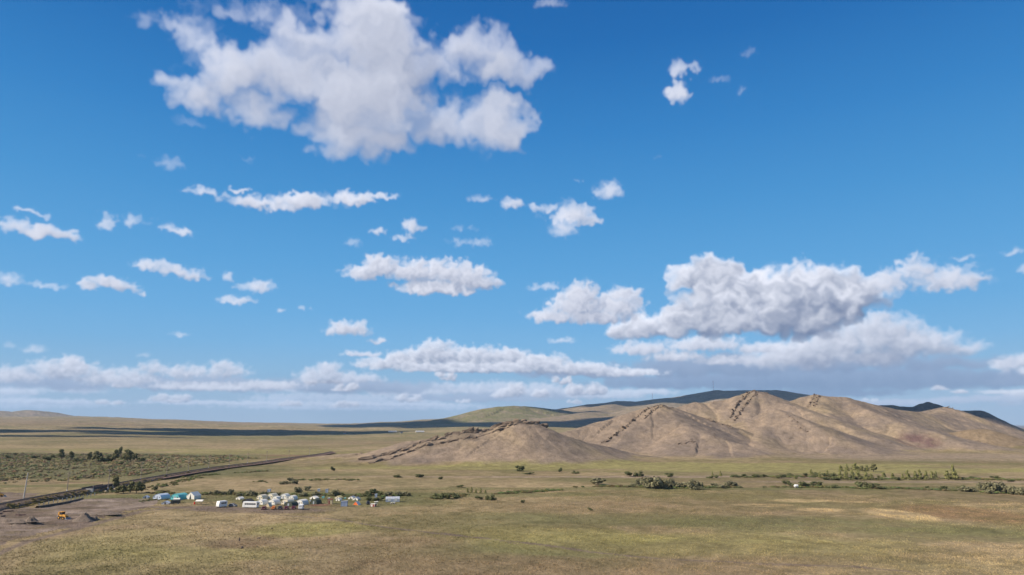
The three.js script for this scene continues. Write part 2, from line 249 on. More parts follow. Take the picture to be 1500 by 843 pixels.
// hills: each a set of crests; a crest is a line of [x, height, z] with a fall to its left and right side and a rounding radius
const HILLS = [
  { name: 'rocky_hill', label: 'low brown hill with dark rock ledges along its crest, standing alone on the plain', foot: 4.5, crests: [
    { fall: [0.3, 0.44], r: 3, p: [[-173.7, -0.3, -731.7], [-161.1, 2.3, -747.9], [-122.2, 13.7, -765.3], [-88.4, 25.8, -780.0], [-62.4, 31.3, -787.5], [-35.8, 34.7, -794.2], [-11.0, 41.9, -799.9], [6.3, 46.2, -803.0], [22.1, 43.9, -805.7], [39.9, 36.9, -814.0], [66.3, 27.7, -827.3], [106.8, 16.6, -843.3], [149.2, 5.5, -862.2], [177.8, -1.5, -872.1]] },
    { fall: [0.2, 0.3], r: 7, p: [[-226.1, 2.5, -855.6], [-169.0, 9.4, -843.2], [-116.0, 22.4, -837.0], [-71.6, 29.6, -831.9]] },
    { fall: [0.4, 0.4], r: 4, p: [[22.1, 43.1, -805.7], [16.5, 26.7, -769.8], [12.7, 9.5, -727.9]] }] },
  { name: 'rocky_hill', label: 'tan hill with a curved rock ledge from its summit down the slope, green plain at its foot', foot: 6, crests: [
    { fall: [0.26, 0.42], r: 7, p: [[62.9, 27.1, -1038.1], [114.6, 38.0, -1063.8], [152.6, 49.3, -1079.3], [193.6, 62.1, -1093.0], [216.9, 68.7, -1100.8], [235.4, 72.0, -1105.2], [260.2, 66.8, -1109.9], [273.3, 61.3, -1106.7], [310.3, 46.3, -1086.6], [339.6, 34.9, -1067.3], [367.3, 22.0, -1047.5], [389.8, 10.8, -1017.9]] },
    { fall: [0.4, 0.4], r: 10, p: [[249.6, 65.5, -1102.1], [251.8, 52.1, -1050.2], [254.1, 41.0, -1008.5], [272.9, 29.7, -972.4], [297.6, 17.6, -939.0], [309.5, 7.7, -914.0]] },
    { fall: [0.4, 0.4], r: 8, p: [[227.9, 68.7, -1101.7], [184.1, 39.0, -1043.9], [149.5, 17.3, -988.8], [120.4, 3.7, -952.4]] }] },
  { name: 'hill', label: 'smooth rounded tan hill below the peaked ridge, with a thin rib down its face', foot: 7, crests: [
    { fall: [0.38, 0.42], r: 11, p: [[353.7, 32.5, -1115.3], [390.0, 49.8, -1134.9], [435.9, 65.5, -1150.2], [440.1, 56.0, -1105.6], [459.8, 37.0, -1043.2], [466.3, 19.3, -985.2]] },
    { fall: [0.35, 0.4], r: 10, p: [[527.7, 84.4, -1350.6], [532.1, 78.2, -1316.5], [551.0, 55.4, -1232.4], [568.1, 33.3, -1158.2], [570.4, 21.9, -1112.3]] },
    { fall: [0.4, 0.4], r: 8, p: [[435.9, 65.5, -1150.2], [392.0, 39.0, -1081.1], [351.2, 17.0, -1000.1]] }] },
  { name: 'rocky_hill', label: 'highest tan ridge with a sharp peak and stripes of rock running down its face', foot: 8, crests: [
    { fall: [0.3, 0.45], r: 6, p: [[311.1, 64.4, -1406.0], [349.3, 79.7, -1417.6], [377.2, 88.1, -1420.8], [394.0, 85.5, -1426.6], [417.9, 91.2, -1430.2], [444.1, 91.3, -1432.7], [477.4, 103.2, -1432.5], [504.0, 112.4, -1434.0], [523.6, 104.3, -1427.0], [549.7, 90.0, -1417.1], [577.7, 90.4, -1427.5], [607.6, 97.7, -1436.8], [633.5, 103.3, -1436.5], [653.9, 99.9, -1438.3], [693.8, 97.9, -1441.8], [730.6, 88.9, -1445.9], [772.0, 81.6, -1458.3], [830.8, 72.2, -1483.2], [884.1, 69.1, -1510.2]] },
    { fall: [0.38, 0.42], r: 8, p: [[693.6, 95.8, -1441.8], [683.3, 82.7, -1380.1], [679.0, 59.8, -1281.2], [687.7, 43.5, -1219.5], [697.9, 31.0, -1178.9]] },
    { fall: [0.4, 0.4], r: 8, p: [[633.4, 101.2, -1436.6], [604.2, 73.9, -1351.0], [597.3, 54.9, -1288.2]] },
    { fall: [0.4, 0.4], r: 6, p: [[504.0, 111.0, -1434.0], [460.5, 74.5, -1374.9], [425.9, 47.6, -1323.2]] }] },
  { name: 'hill', label: 'round topped brown hill in front of the dark hilltops', foot: 7, crests: [
    { fall: [0.42, 0.46], r: 12, p: [[947.7, 70.2, -1646.8], [1002.6, 75.5, -1672.5], [1049.0, 83.8, -1679.3], [1065.0, 77.9, -1669.2], [1088.8, 58.8, -1629.8], [1100.9, 38.5, -1609.5], [1086.5, 10.2, -1558.7]] },
    { fall: [0.4, 0.42], r: 10, p: [[1048.7, 80.5, -1679.5], [991.8, 71.3, -1620.6], [924.7, 63.8, -1544.3], [830.8, 35.9, -1425.6]] },
    { fall: [0.4, 0.42], r: 10, p: [[1061.5, 68.6, -1647.7], [1007.5, 46.0, -1551.6], [959.8, 27.3, -1475.2]] }] },
  { name: 'hill', label: 'small dark brown hill tapering to the plain beside the round topped hill', foot: 6, crests: [
    { fall: [0.36, 0.4], r: 7, p: [[853.8, 27.0, -1353.2], [882.2, 33.6, -1334.8], [896.7, 34.9, -1325.1], [900.9, 23.8, -1298.0], [895.0, 5.6, -1240.9]] }] },
  { name: 'hill', label: 'low mound with a scarp of reddish purple earth on its face', foot: 6, crests: [
    { fall: [0.22, 0.4], r: 8, p: [[633.2, 13.2, -1169.6], [677.0, 26.4, -1179.5], [701.6, 33.2, -1176.7], [707.2, 19.0, -1126.4], [707.1, 10.8, -1090.9]] }] },
  { name: 'hill', label: 'dark hilltops in cloud shadow beyond the round topped hill', foot: 10, crests: [
    { fall: [0.6, 0.6], r: 16, p: [[1356.4, 96.8, -2675.8], [1411.9, 118.0, -2647.0], [1440.1, 117.6, -2631.7], [1467.3, 110.8, -2616.7], [1502.3, 111.2, -2596.8], [1528.0, 122.4, -2581.7], [1545.3, 127.0, -2571.4], [1561.6, 121.7, -2561.5], [1571.4, 103.6, -2532.0], [1509.0, 90.1, -2358.6], [1535.2, 90.8, -2341.6], [1532.9, 89.6, -2283.2], [1521.6, 72.2, -2230.4], [1504.5, 50.5, -2181.5], [1459.0, 22.0, -2091.4], [1408.6, -2.2, -2004.6]] }] },
  { name: 'hill', label: 'far long plateau ridge carrying two thin masts', foot: 25, crests: [
    { fall: [0.2, 0.24], r: 72, p: [[275.2, 161.4, -6994.6], [563.7, 218.5, -6977.3], [782.1, 255.2, -6956.2], [1058.5, 277.6, -6919.5], [1270.2, 269.7, -6883.8], [1401.8, 292.2, -6858.2], [1584.2, 302.1, -6767.0], [1686.6, 325.2, -6690.7], [1830.1, 356.2, -6652.9], [1954.0, 368.7, -6513.2], [2059.3, 360.7, -6480.7], [2215.0, 361.3, -6429.1], [2317.2, 368.9, -6393.0], [2406.0, 367.2, -6360.1], [2464.6, 341.2, -6337.6], [2560.3, 317.8, -6299.6], [2619.8, 284.8, -6166.6], [2795.4, 166.9, -5978.8], [2905.3, 51.4, -5926.2]] },
    { fall: [0.14, 0.14], r: 60, p: [[1058.4, 274.2, -6919.5], [749.2, 175.6, -5852.2], [508.8, 119.8, -5175.0]] },
    { fall: [0.14, 0.14], r: 60, p: [[1686.6, 325.2, -6690.7], [1155.1, 191.0, -5581.7], [871.6, 125.4, -4923.4]] },
    { fall: [0.16, 0.16], r: 54, p: [[2059.3, 360.7, -6480.7], [1726.6, 242.0, -5641.7], [1372.9, 151.4, -4807.8]] }] },
  { name: 'hill', label: 'far green flat topped hill at the end of the shaded plain', foot: 14, crests: [
    { fall: [0.2, 0.25], r: 36, p: [[-483.8, 71.6, -5478.7], [-350.6, 108.7, -5488.8], [-245.1, 144.4, -5414.5], [-175.5, 175.5, -5397.1], [-79.8, 188.6, -5399.4], [10.6, 193.9, -5400.0], [167.9, 186.0, -5497.4], [363.2, 169.4, -5588.2], [558.0, 143.9, -5672.6]] }] },
  { name: 'hill', label: 'faint bluish hills on the horizon beyond the wide plain', foot: 30, crests: [
    { fall: [0.2, 0.2], r: 90, p: [[-8677.5, 141.8, -7546.6], [-7853.0, 202.0, -8401.2], [-7170.0, 239.5, -8991.1], [-6830.6, 240.8, -9251.6], [-6709.7, 229.2, -9339.7], [-6566.4, 254.1, -9441.0], [-6415.3, 233.3, -9544.3], [-6187.5, 184.8, -9693.6], [-5973.5, 134.6, -9826.9]] }] },
];
for (const h of HILLS) {
  h.box = [1e9, -1e9, 1e9, -1e9];
  for (const c of h.crests) {
    c.run = [0]; for (let i = 1; i < c.p.length; i++) c.run.push(c.run[i - 1] + Math.hypot(c.p[i][0] - c.p[i - 1][0], c.p[i][2] - c.p[i - 1][2]));
    c.top = Math.max(...c.p.map((q) => q[1]));
    c.reach = (c.top + h.foot * 7) / Math.min(...c.fall) + c.r * 2 + (h.foot > 9 ? h.foot * 4 : 20);
    c.box = [Math.min(...c.p.map((q) => q[0])) - c.reach, Math.max(...c.p.map((q) => q[0])) + c.reach, Math.min(...c.p.map((q) => q[2])) - c.reach, Math.max(...c.p.map((q) => q[2])) + c.reach];
    for (const [x, , z] of c.p) { h.box[0] = Math.min(h.box[0], x - c.reach); h.box[1] = Math.max(h.box[1], x + c.reach); h.box[2] = Math.min(h.box[2], z - c.reach); h.box[3] = Math.max(h.box[3], z + c.reach); }
  }
}
const smax = (a, b, k) => { const h = clamp(0.5 + (0.5 * (a - b)) / k); return lerp(b, a, h) + k * h * (1 - h); };
function hillAt(h, x, z, base) {
  if (x < h.box[0] || x > h.box[1] || z < h.box[2] || z > h.box[3]) return 0;
  const big = h.foot > 9 ? h.foot / 5 : 1, wx = x + fbm(x / (38 * big), z / (38 * big), 3) * 5 * big, wz = z + fbm(x / (38 * big) + 31, z / (38 * big), 3) * 5 * big;
  let best = -1e9;
  for (const c of h.crests) {
    if (x < c.box[0] || x > c.box[1] || z < c.box[2] || z > c.box[3]) continue;
    let v = -1e9, run = 0, off = 0;
    for (let i = 1; i < c.p.length; i++) {
      const [ax, ay, az] = c.p[i - 1], [bx, by, bz] = c.p[i], dx = bx - ax, dz = bz - az, t = clamp(((wx - ax) * dx + (wz - az) * dz) / (dx * dx + dz * dz));
      const ox = wx - ax - dx * t, oz = wz - az - dz * t, d = Math.sqrt(ox * ox + oz * oz), side = 0.5 - (0.5 * (ox * dz - oz * dx)) / (Math.sqrt(dx * dx + dz * dz) * d + 1e-6);
      const q = ay + (by - ay) * t - lerp(c.fall[0], c.fall[1], side) * (Math.sqrt(d * d + c.r * c.r) - c.r);
      if (q > v) { v = q; run = c.run[i - 1] + t * (c.run[i] - c.run[i - 1]); off = d; }
    }
    v -= Math.abs(fbm(run / (44 * big) + c.p[0][0], off / (300 * big) + (c.p[0][2] % 7), 3)) * 11 * big * sstep(4, 75 * big, off) * clamp(h.foot / 6, 0.7, 1);
    best = best < -1e8 ? v : smax(best, v, h.foot * 0.5);
  }
  if (best < -1e8) return 0;
  const k = h.foot, e = (best - base) / k; if (e < -6.5) return 0;
  const up = e > 20 ? best - base : k * Math.log(1 + Math.exp(e));
  if (up < 0.05) return up;
  const rel = clamp(up / (k * 5)), s = 1 / (26 * big), gully = Math.abs(fbm(x * s + 5, z * s + 9, 3));
  return Math.max(0, up + rel * (fbm(x / (60 * big), z / (60 * big), 3) * 2.4 * big - gully * 1.6 * big + fbm(x / (9 * big), z / (9 * big), 2) * 0.7 * big + (big === 1 ? vnoise(x / 3.1, z / 3.1) * 0.22 : 0)));
}
// raised or dug ground of the building site and the railway bank
const RAIL = [[-225.4, -235.3], [-237.1, -285.7], [-250.0, -347.6], [-255.6, -385.6], [-258.8, -430.8], [-263.2, -473.8], [-269.2, -548.3], [-273.5, -630.5], [-272.4, -678.8], [-267.5, -735.3], [-265.9, -827.2], [-260.9, -913.0], [-265.1, -1032.1]];
function alongLine(line, x, z) {          // [distance, metres along]
  let best = 1e9, at = 0, run = 0;
  for (let i = 1; i < line.length; i++) {
    const ax = line[i - 1][0], az = line[i - 1][1], dx = line[i][0] - ax, dz = line[i][1] - az, l = Math.hypot(dx, dz), t = clamp(((x - ax) * dx + (z - az) * dz) / (l * l)), d = Math.hypot(x - ax - dx * t, z - az - dz * t);
    if (d < best) { best = d; at = run + t * l; }
    run += l;
  }
  return [best, at];
}
const HEAPS = [[-183.3, -317.7, 8, 0.9], [-186.7, -330.9, 9, 0.7], [-199.9, -291.4, 5, 1], [-207.7, -295.3, 6, 0.9], [-198.7, -295.3, 3.5, 1.2], [-232.8, -333.4, 5, 0.8], [-204.1, -309.8, 6, 0.4]];
const inSite = (x, z) => x < -90 && x > -330 && z < -215 && z > -470;
function heightAt(x, z) {
  const base = plain(x, z);
  let up = 0, which = -1;
  for (let i = 0; i < HILLS.length; i++) { const v = hillAt(HILLS[i], x, z, base); if (v > up) { up = v; which = i; } }
  let y = base + up;
  if (inSite(x, z)) {
    for (const [hx, hz, r, h] of HEAPS) { const d = Math.hypot(x - hx, (z - hz) * 0.85) / r; if (d < 1.6) y += h * Math.max(0, 1 - d * d * 0.4) * Math.exp(-d * d * 1.1) * (1 + fbm(x * 0.9, z * 0.9, 3) * 0.7); }
    if (soil(x, z) > 0.4) y += fbm(x / 5, z / 5, 3) * 0.35;
  }
  return [y, which, up];
}
const groundY = (x, z) => heightAt(x, z)[0];

// ---------------------------------------------------------------- what the ground is made of
function inside(poly, x, z) { let c = false; for (let i = 0, j = poly.length - 1; i < poly.length; j = i++) { const [ax, az] = poly[i], [bx, bz] = poly[j]; if (az > z !== bz > z && x < ((bx - ax) * (z - az)) / (bz - az) + ax) c = !c; } return c; }
const SITE = [[-270.1, -314.3], [-249.4, -338.6], [-251.2, -364.0], [-235.3, -355.1], [-237.3, -393.7], [-211.8, -400.9], [-194.0, -390.1], [-183.7, -367.1], [-179.8, -338.6], [-179.1, -307.7], [-172.6, -287.6], [-179.4, -273.3], [-178.2, -258.9], [-170.8, -234.4], [-170.0, -200.9]];
const SITE_FAR = [[-310.8, -390.1], [-310.8, -430.8], [-281.6, -424.5], [-273.4, -400.9], [-270.9, -376.6], [-264.6, -333.4]];
const TRACKS = [
  { w: 1.9, p: [[-160.4, -215.3], [-165.9, -236.9], [-170.3, -254.5], [-171.6, -273.3], [-172.1, -291.4], [-174.1, -314.3], [-175.1, -336.0], [-165.9, -346.6], [-153.0, -355.1], [-134.4, -346.6], [-110.1, -338.6]] },
  { w: 2.6, p: [[-187.1, -355.1], [-168.9, -349.4], [-154.3, -358.0], [-137.2, -349.4], [-112.5, -336.0]] },
  { w: 0.9, p: [[-117.1, -330.9], [-101.3, -321.2], [-80.4, -312.0], [-52.4, -289.5], [-25.7, -270.0], [0.0, -251.6], [26.3, -232.0], [47.9, -220.6], [70.7, -214.2], [97.2, -206.4], [108.6, -199.1]] },
  { w: 0.5, p: [[-26.0, -273.3], [-12.4, -260.5], [2.3, -246.0]] },
];
function soil(x, z) {
  const e = fbm(x / 7, z / 7, 3) * 5;
  return inside(SITE, x + e, z + e * 1.5) || inside(SITE_FAR, x + e, z + e) ? 1 : 0;
}
// patches of other growth: [x, z, half width, half depth, turn, colour index, strength]
const PAL = {
  olive: [0.200, 0.171, 0.085], straw: [0.346, 0.270, 0.162], brown: [0.228, 0.170, 0.108], green: [0.162, 0.160, 0.073], yellow: [0.470, 0.360, 0.200], russet: [0.235, 0.148, 0.085], lime: [0.286, 0.259, 0.110],
  tan: [0.318, 0.246, 0.188], grey: [0.200, 0.162, 0.138], purple: [0.165, 0.106, 0.1], mud: [0.186, 0.144, 0.119], sage: [0.145, 0.141, 0.073], dark: [0.085, 0.088, 0.040], red: [0.240, 0.135, 0.100], dust: [0.290, 0.235, 0.200], wet: [0.120, 0.090, 0.072],
};
const PATCHES = [
  [211.1, -333.4, 24, 34, 0, 'russet', 0.75], [179.1, -326.0, 12, 23.8, 0, 'yellow', 1.6], [183.3, -333.4, 8, 9.5, 0, 'straw', 0.8], [150.5, -349.4, 11, 8.5, 0, 'yellow', 1], [131.3, -370.2, 14, 6.8, 0, 'yellow', 0.85], [161.0, -390.1, 18, 7.6, 0, 'yellow', 0.8], [182.0, -383.2, 10, 5.7, 0, 'yellow', 0.6],
  [246.3, -367.1, 20, 7.6, 0, 'straw', 0.9], [127.5, -297.3, 70, 26.6, 0, 'green', 0.85], [73.9, -309.8, 60, 22.8, 0, 'sage', 0.7], [172.0, -270.0, 50, 19.0, 0, 'green', 0.8], [77.6, -352.2, 90, 38.0, 0, 'brown', 0.45], [45.0, -314.3, 60, 19.0, 0, 'green', 0.5],
  [-14.8, -309.8, 40, 22.8, 0, 'green', 0.5], [-81.1, -283.9, 20, 19.0, 0, 'lime', 0.9], [71.2, -250.2, 60, 26.6, 0, 'lime', 0.7], [12.4, -262.0, 40, 19.0, 0, 'lime', 0.5], [-96.2, -226.1, 30, 15.2, 0, 'lime', 0.5], [-140.1, -258.9, 26, 26.6, 0, 'lime', 0.4], [-134.6, -229.6, 22, 19.0, 0, 'lime', 0.35], [-92.0, -248.8, 12, 11.4, 0, 'brown', 1], [-48.7, -244.7, 30, 22.8, 0, 'brown', 0.5], [-19.8, -210.2, 40, 19.0, 0, 'brown', 0.6], [28.9, -204.5, 60, 19.0, 0, 'brown', 0.7], [82.5, -229.6, 60, 19.0, 0, 'brown', 0.3],
  [-164.8, -408.5, 90, 33.8, 0, 'green', 0.8], [-105.8, -393.7, 70, 41.8, 0, 'green', 0.75], [-102.0, -355.1, 22, 11.4, 0, 'brown', 0.6], [-97.5, -361.0, 5, 4.2, 0, 'red', 1.2], [-115.0, -338.6, 26, 9.5, 0, 'mud', 0.9], [-142.7, -346.6, 14, 9.5, 0, 'mud', 1], [-231.5, -408.5, 40, 13.0, 0, 'green', 1], [-316.4, -476.0, 70, 11.7, 0, 'green', 1],
  [-51.0, -481.3, 130, 39.0, 0, 'straw', 0.55], [-167.0, -639.0, 90, 39.0, 0, 'straw', 0.6], [-211.6, -522.2, 40, 18.2, 0, 'straw', 0.6], [136.0, -563.3, 260, 10.4, 0, 'tan', 0.9], [298.6, -515.9, 150, 10.4, 0, 'tan', 0.8], [-20.0, -416.3, 110, 13.0, 0, 'green', 0.7], [110.9, -460.7, 190, 11.7, 0, 'green', 0.8], [266.2, -460.7, 170, 10.4, 0, 'green', 0.7],
  [19.7, -679.7, 260, 26.0, 0, 'lime', 0.9], [211.1, -726.0, 250, 44.2, 0, 'lime', 1.1], [371.0, -639.0, 260, 33.8, 0, 'lime', 1.1], [463.8, -954.5, 330, 78.0, 0, 'tan', 0.8], [595.2, -875.6, 200, 78.0, 0, 'tan', 0.6],
  [-401.9, -639.0, 200, 91.0, 0, 'sage', 1.1], [-640.5, -955.1, 260, 90, 0, 'sage', 0.9], [-564.5, -1159.9, 300, 60, 0, 'lime', 0.7], [-859.1, -1278.1, 330, 60, 0, 'straw', 0.7], [-589.2, -1439.1, 320, 80, 0, 'straw', 0.5], [-357.1, -1049.1, 160, 52.0, 0, 'lime', 0.6], [-276.3, -875.6, 24, 18.2, 0, 'red', 1], [-335.2, -503.8, 14, 7.8, 0, 'brown', 0.6], [-309.8, -509.8, 18, 5.2, 0, 'red', 0.8], [-296.8, -954.5, 40, 20.8, 0, 'red', 0.7],
];
const mixc = (c, p, t) => { c[0] += (p[0] - c[0]) * t; c[1] += (p[1] - c[1]) * t; c[2] += (p[2] - c[2]) * t; };
function groundColour(x, z, hill, up) {
  const D = Math.hypot(x, z), n1 = fbm(x / 130, z / 130, 4), n2 = fbm(x / 31 + 7, z / 31, 4), n3 = fbm(x / 6.5, z / 6.5 + 11, 3), n4 = fbm(x / 2.1, z / 2.1, 2);
  const c = PAL.olive.slice();
  mixc(c, PAL.straw, clamp(0.36 + n1 * 1.1 + n2 * 0.8 + n3 * 0.45));
  mixc(c, PAL.brown, clamp(0.12 - n1 * 0.5 + n2 * 0.8 + n3 * 0.35 - 0.1));
  mixc(c, PAL.green, clamp(-0.1 + fbm(x / 75 + 50, z / 75 + 3, 4) * 1.3 + n3 * 0.2));
  if (D > 1500) { mixc(c, PAL.brown, clamp(0.2 + fbm(x / 1300 + 4, z / 1300 - 9, 4) * 1.2)); mixc(c, PAL.straw, clamp(fbm(x / 420, z / 420, 4) * 1.4) * sstep(1500, 2200, D)); mixc(c, PAL.green, clamp(fbm(x / 350 + 71, z / 300, 3) * 1.5) * sstep(1500, 2200, D) * (1 - sstep(2800, 4200, D))); }
  for (const [px, pz, rx, rz, , key, s] of PATCHES) {
    const dx = (x - px) / rx, dz = (z - pz) / rz, q = dx * dx + dz * dz;
    if (q < 2.6) { const e = Math.sqrt(q) + n2 * 0.4 + n3 * 0.2, t = clamp(1.25 - e, 0, 0.45) / 0.45; if (t > 0) mixc(c, PAL[key], clamp(t * s * (0.8 + n3 * 0.5))); }
  }
  if (hill >= 0) {
    const h = HILLS[hill], m1 = fbm(x / 55 + 3, z / 55, 4), m2 = fbm(x / 12, z / 12 + 8, 3), far = h.foot > 12;
    const k = PAL.tan.slice();
    mixc(k, PAL.grey, clamp(0.5 + m1 * 0.9 + m2 * 0.6));
    mixc(k, PAL.straw, clamp(0.02 + fbm(x / 40 - 20, z / 70, 3) * 0.9));
    if (far) mixc(k, PAL.olive, clamp(0.35 + m1 * 0.5));
    if (hill === 9) mixc(k, PAL.green, clamp(0.75 + m1));
    if (hill === 5) mixc(k, PAL.brown, 0.75);
    if (hill > 1 && hill < 7) { const t = sstep(1.15, 0.7, Math.hypot((x - RED[0]) / 36, (z - RED[2]) / 42) + m2 * 0.35); mixc(k, PAL.purple, t * clamp(0.6 + m2)); }
    mixc(c, k, sstep(0.8, 5, up + m1 * 3 + m2 * 2) * 0.97);
  }
  if (D < 1000) {
    for (const t of TRACKS) { const [d] = alongLine(t.p, x, z); const e = d + n3 * 1.3; if (e < t.w * 1.8) mixc(c, PAL.mud, sstep(t.w * 1.5, t.w * 0.7, e) * 0.85); }
    if (x < -90) { const s = soil(x, z); if (s) { mixc(c, PAL.mud, clamp(0.94 + n3 * 0.5 - Math.max(0, n2) * 0.35)); const p = fbm(x / 16 + 3, z / 9, 4) * 1.5 + n3 * 0.5; if (p > 0) mixc(c, PAL.dust, clamp(p)); else mixc(c, PAL.wet, clamp(-p * 0.8)); } }
  }
  const g = 1 + n4 * 0.3 + n3 * 0.28;
  return [clamp(c[0] * g, 0.02), clamp(c[1] * g, 0.02), clamp(c[2] * g, 0.012)];
}
const RED = [664.3, 11.6, -1143.0];

// ---------------------------------------------------------------- the ground: one sheet, finer ahead, cut into plain and hills
const grainTexture = (seed, lo, hi) => {
  const N = 512, d = new Uint8Array(N * N * 4), R = rng(seed), oct = (cells) => { const v = new Float32Array(cells * cells).map(() => R()); return (x, y) => { const px = (x / N) * cells, py = (y / N) * cells, ix = px | 0, iy = py | 0, s = (t) => t * t * (3 - 2 * t), fx = s(px - ix), fy = s(py - iy), a = (i, j) => v[((iy + j) % cells) * cells + ((ix + i) % cells)]; return lerp(lerp(a(0, 0), a(1, 0), fx), lerp(a(0, 1), a(1, 1), fx), fy); }; };
  const o = [oct(16), oct(40), oct(96), oct(220)];
  for (let y = 0; y < N; y++) for (let x = 0; x < N; x++) { const n = clamp((o[0](x, y) * 0.25 + o[1](x, y) * 0.3 + o[2](x, y) * 0.25 + o[3](x, y) * 0.2 - 0.5) * 1.7 + 0.5), v = lerp(lo, hi, n) * 255, i = (y * N + x) * 4; d[i] = v; d[i + 1] = v; d[i + 2] = v * (0.9 + 0.1 * n); d[i + 3] = 255; }
  const t = new THREE.DataTexture(d, N, N); t.wrapS = t.wrapT = THREE.RepeatWrapping; t.magFilter = t.minFilter = THREE.LinearFilter; t.colorSpace = THREE.NoColorSpace; t.needsUpdate = true;
  return t;
};
const grain = grainTexture(3, 0.62, 1), relief = grainTexture(9, 0, 1);
const landMaterial = new THREE.MeshStandardMaterial({ vertexColors: true, map: grain, bumpMap: relief, bumpScale: 0.35, roughness: 1 });
landMaterial.specularIntensity = 0.15;
{
  const az = [];
  for (let a = -180; a < -62; a += 2.5) az.push(a);
  for (let a = -62; a < -44; a += 0.5) az.push(a);
  for (let a = -44; a <= 44.001; a += 0.092) az.push(a);
  for (let a = 44.5; a < 62; a += 0.5) az.push(a);
  for (let a = 62; a <= 180.01; a += 2.5) az.push(Math.min(a, 180));
  const rad = [];
  for (let r = 4; r < 14500;) { rad.push(r); r += r < 160 ? 8 : r < 460 ? 1.7 : r < 660 ? 2.6 : r < 1000 ? 2.6 : r < 2100 ? 4.2 : r < 3200 ? 12 : r < 7600 ? 28 : 120; }
  const n = az.length, m = rad.length, count = n * m, pos = new Float32Array(count * 3), col = new Float32Array(count * 3), uv = new Float32Array(count * 2), nor = new Float32Array(count * 3), which = new Int8Array(count), ups = new Float32Array(count);
  for (let j = 0; j < m; j++) for (let i = 0; i < n; i++) {
    const k = j * n + i, a = (az[i] * Math.PI) / 180, x = Math.sin(a) * rad[j], z = -Math.cos(a) * rad[j], [y, w, up] = heightAt(x, z);
    pos[k * 3] = x; pos[k * 3 + 1] = y; pos[k * 3 + 2] = z; which[k] = up > 1.5 ? w : -1; ups[k] = up; uv[k * 2] = x / 23; uv[k * 2 + 1] = z / 23;
    if (up > 0.3) which[k] = up > 1.5 ? w : -1;
  }
  console.log('heights', count);
  for (let j = 0; j < m; j++) for (let i = 0; i < n; i++) {
    const k = j * n + i, l = k - (i > 0 ? 1 : 0), r = k + (i < n - 1 ? 1 : 0), b = j > 0 ? k - n : k, f = j < m - 1 ? k + n : k;
    const ax = pos[r * 3] - pos[l * 3], ay = pos[r * 3 + 1] - pos[l * 3 + 1], azz = pos[r * 3 + 2] - pos[l * 3 + 2], bx = pos[f * 3] - pos[b * 3], by = pos[f * 3 + 1] - pos[b * 3 + 1], bz = pos[f * 3 + 2] - pos[b * 3 + 2];
    let nx = ay * bz - azz * by, ny = azz * bx - ax * bz, nz = ax * by - ay * bx; const q = Math.hypot(nx, ny, nz) * (ny < 0 ? -1 : 1);
    nx /= q; ny /= q; nz /= q; nor[k * 3] = nx; nor[k * 3 + 1] = ny; nor[k * 3 + 2] = nz;
    const c = groundColour(pos[k * 3], pos[k * 3 + 2], ups[k] > 0.05 ? heightOwner(k) : -1, ups[k]);
    col.set(c, k * 3);
  }
  function heightOwner(k) { if (which[k] >= 0) return which[k]; return heightAt(pos[k * 3], pos[k * 3 + 2])[1]; }
  const faces = [[], ...HILLS.map(() => [])];
  for (let j = 0; j < m - 1; j++) for (let i = 0; i < n - 1; i++) {
    const a = j * n + i, b = a + 1, c = a + n, d = c + 1, list = faces[which[a] + 1];
    list.push(a, b, c, b, d, c);
  }
  const landMesh = (name, index) => {
    const map = new Map(), g = new THREE.BufferGeometry(), idx = new Uint32Array(index.length); let c = 0;
    for (let i = 0; i < index.length; i++) { let v = map.get(index[i]); if (v === undefined) { v = c++; map.set(index[i], v); } idx[i] = v; }
    const P = new Float32Array(c * 3), N = new Float32Array(c * 3), C = new Float32Array(c * 3), U = new Float32Array(c * 2);
    for (const [k, v] of map) { for (let q = 0; q < 3; q++) { P[v * 3 + q] = pos[k * 3 + q]; N[v * 3 + q] = nor[k * 3 + q]; C[v * 3 + q] = col[k * 3 + q]; } U[v * 2] = uv[k * 2]; U[v * 2 + 1] = uv[k * 2 + 1]; }
    g.setAttribute('position', new THREE.BufferAttribute(P, 3)); g.setAttribute('normal', new THREE.BufferAttribute(N, 3)); g.setAttribute('color', new THREE.BufferAttribute(C, 3)); g.setAttribute('uv', new THREE.BufferAttribute(U, 2)); g.setIndex(new THREE.BufferAttribute(idx, 1));
    const o = shadows(new THREE.Mesh(g, landMaterial)); o.name = numbered(name); scene.add(o); return o;
  };
  tag(landMesh('ground', faces[0]), 'wide grassy steppe plain of olive and straw coloured grass', 'ground', null, 'structure');
  HILLS.forEach((h, i) => { h.mesh = tag(landMesh(h.name, faces[i + 1]), h.label, 'hill', 'hills beyond the plain', 'structure'); });
}
console.log('land done');

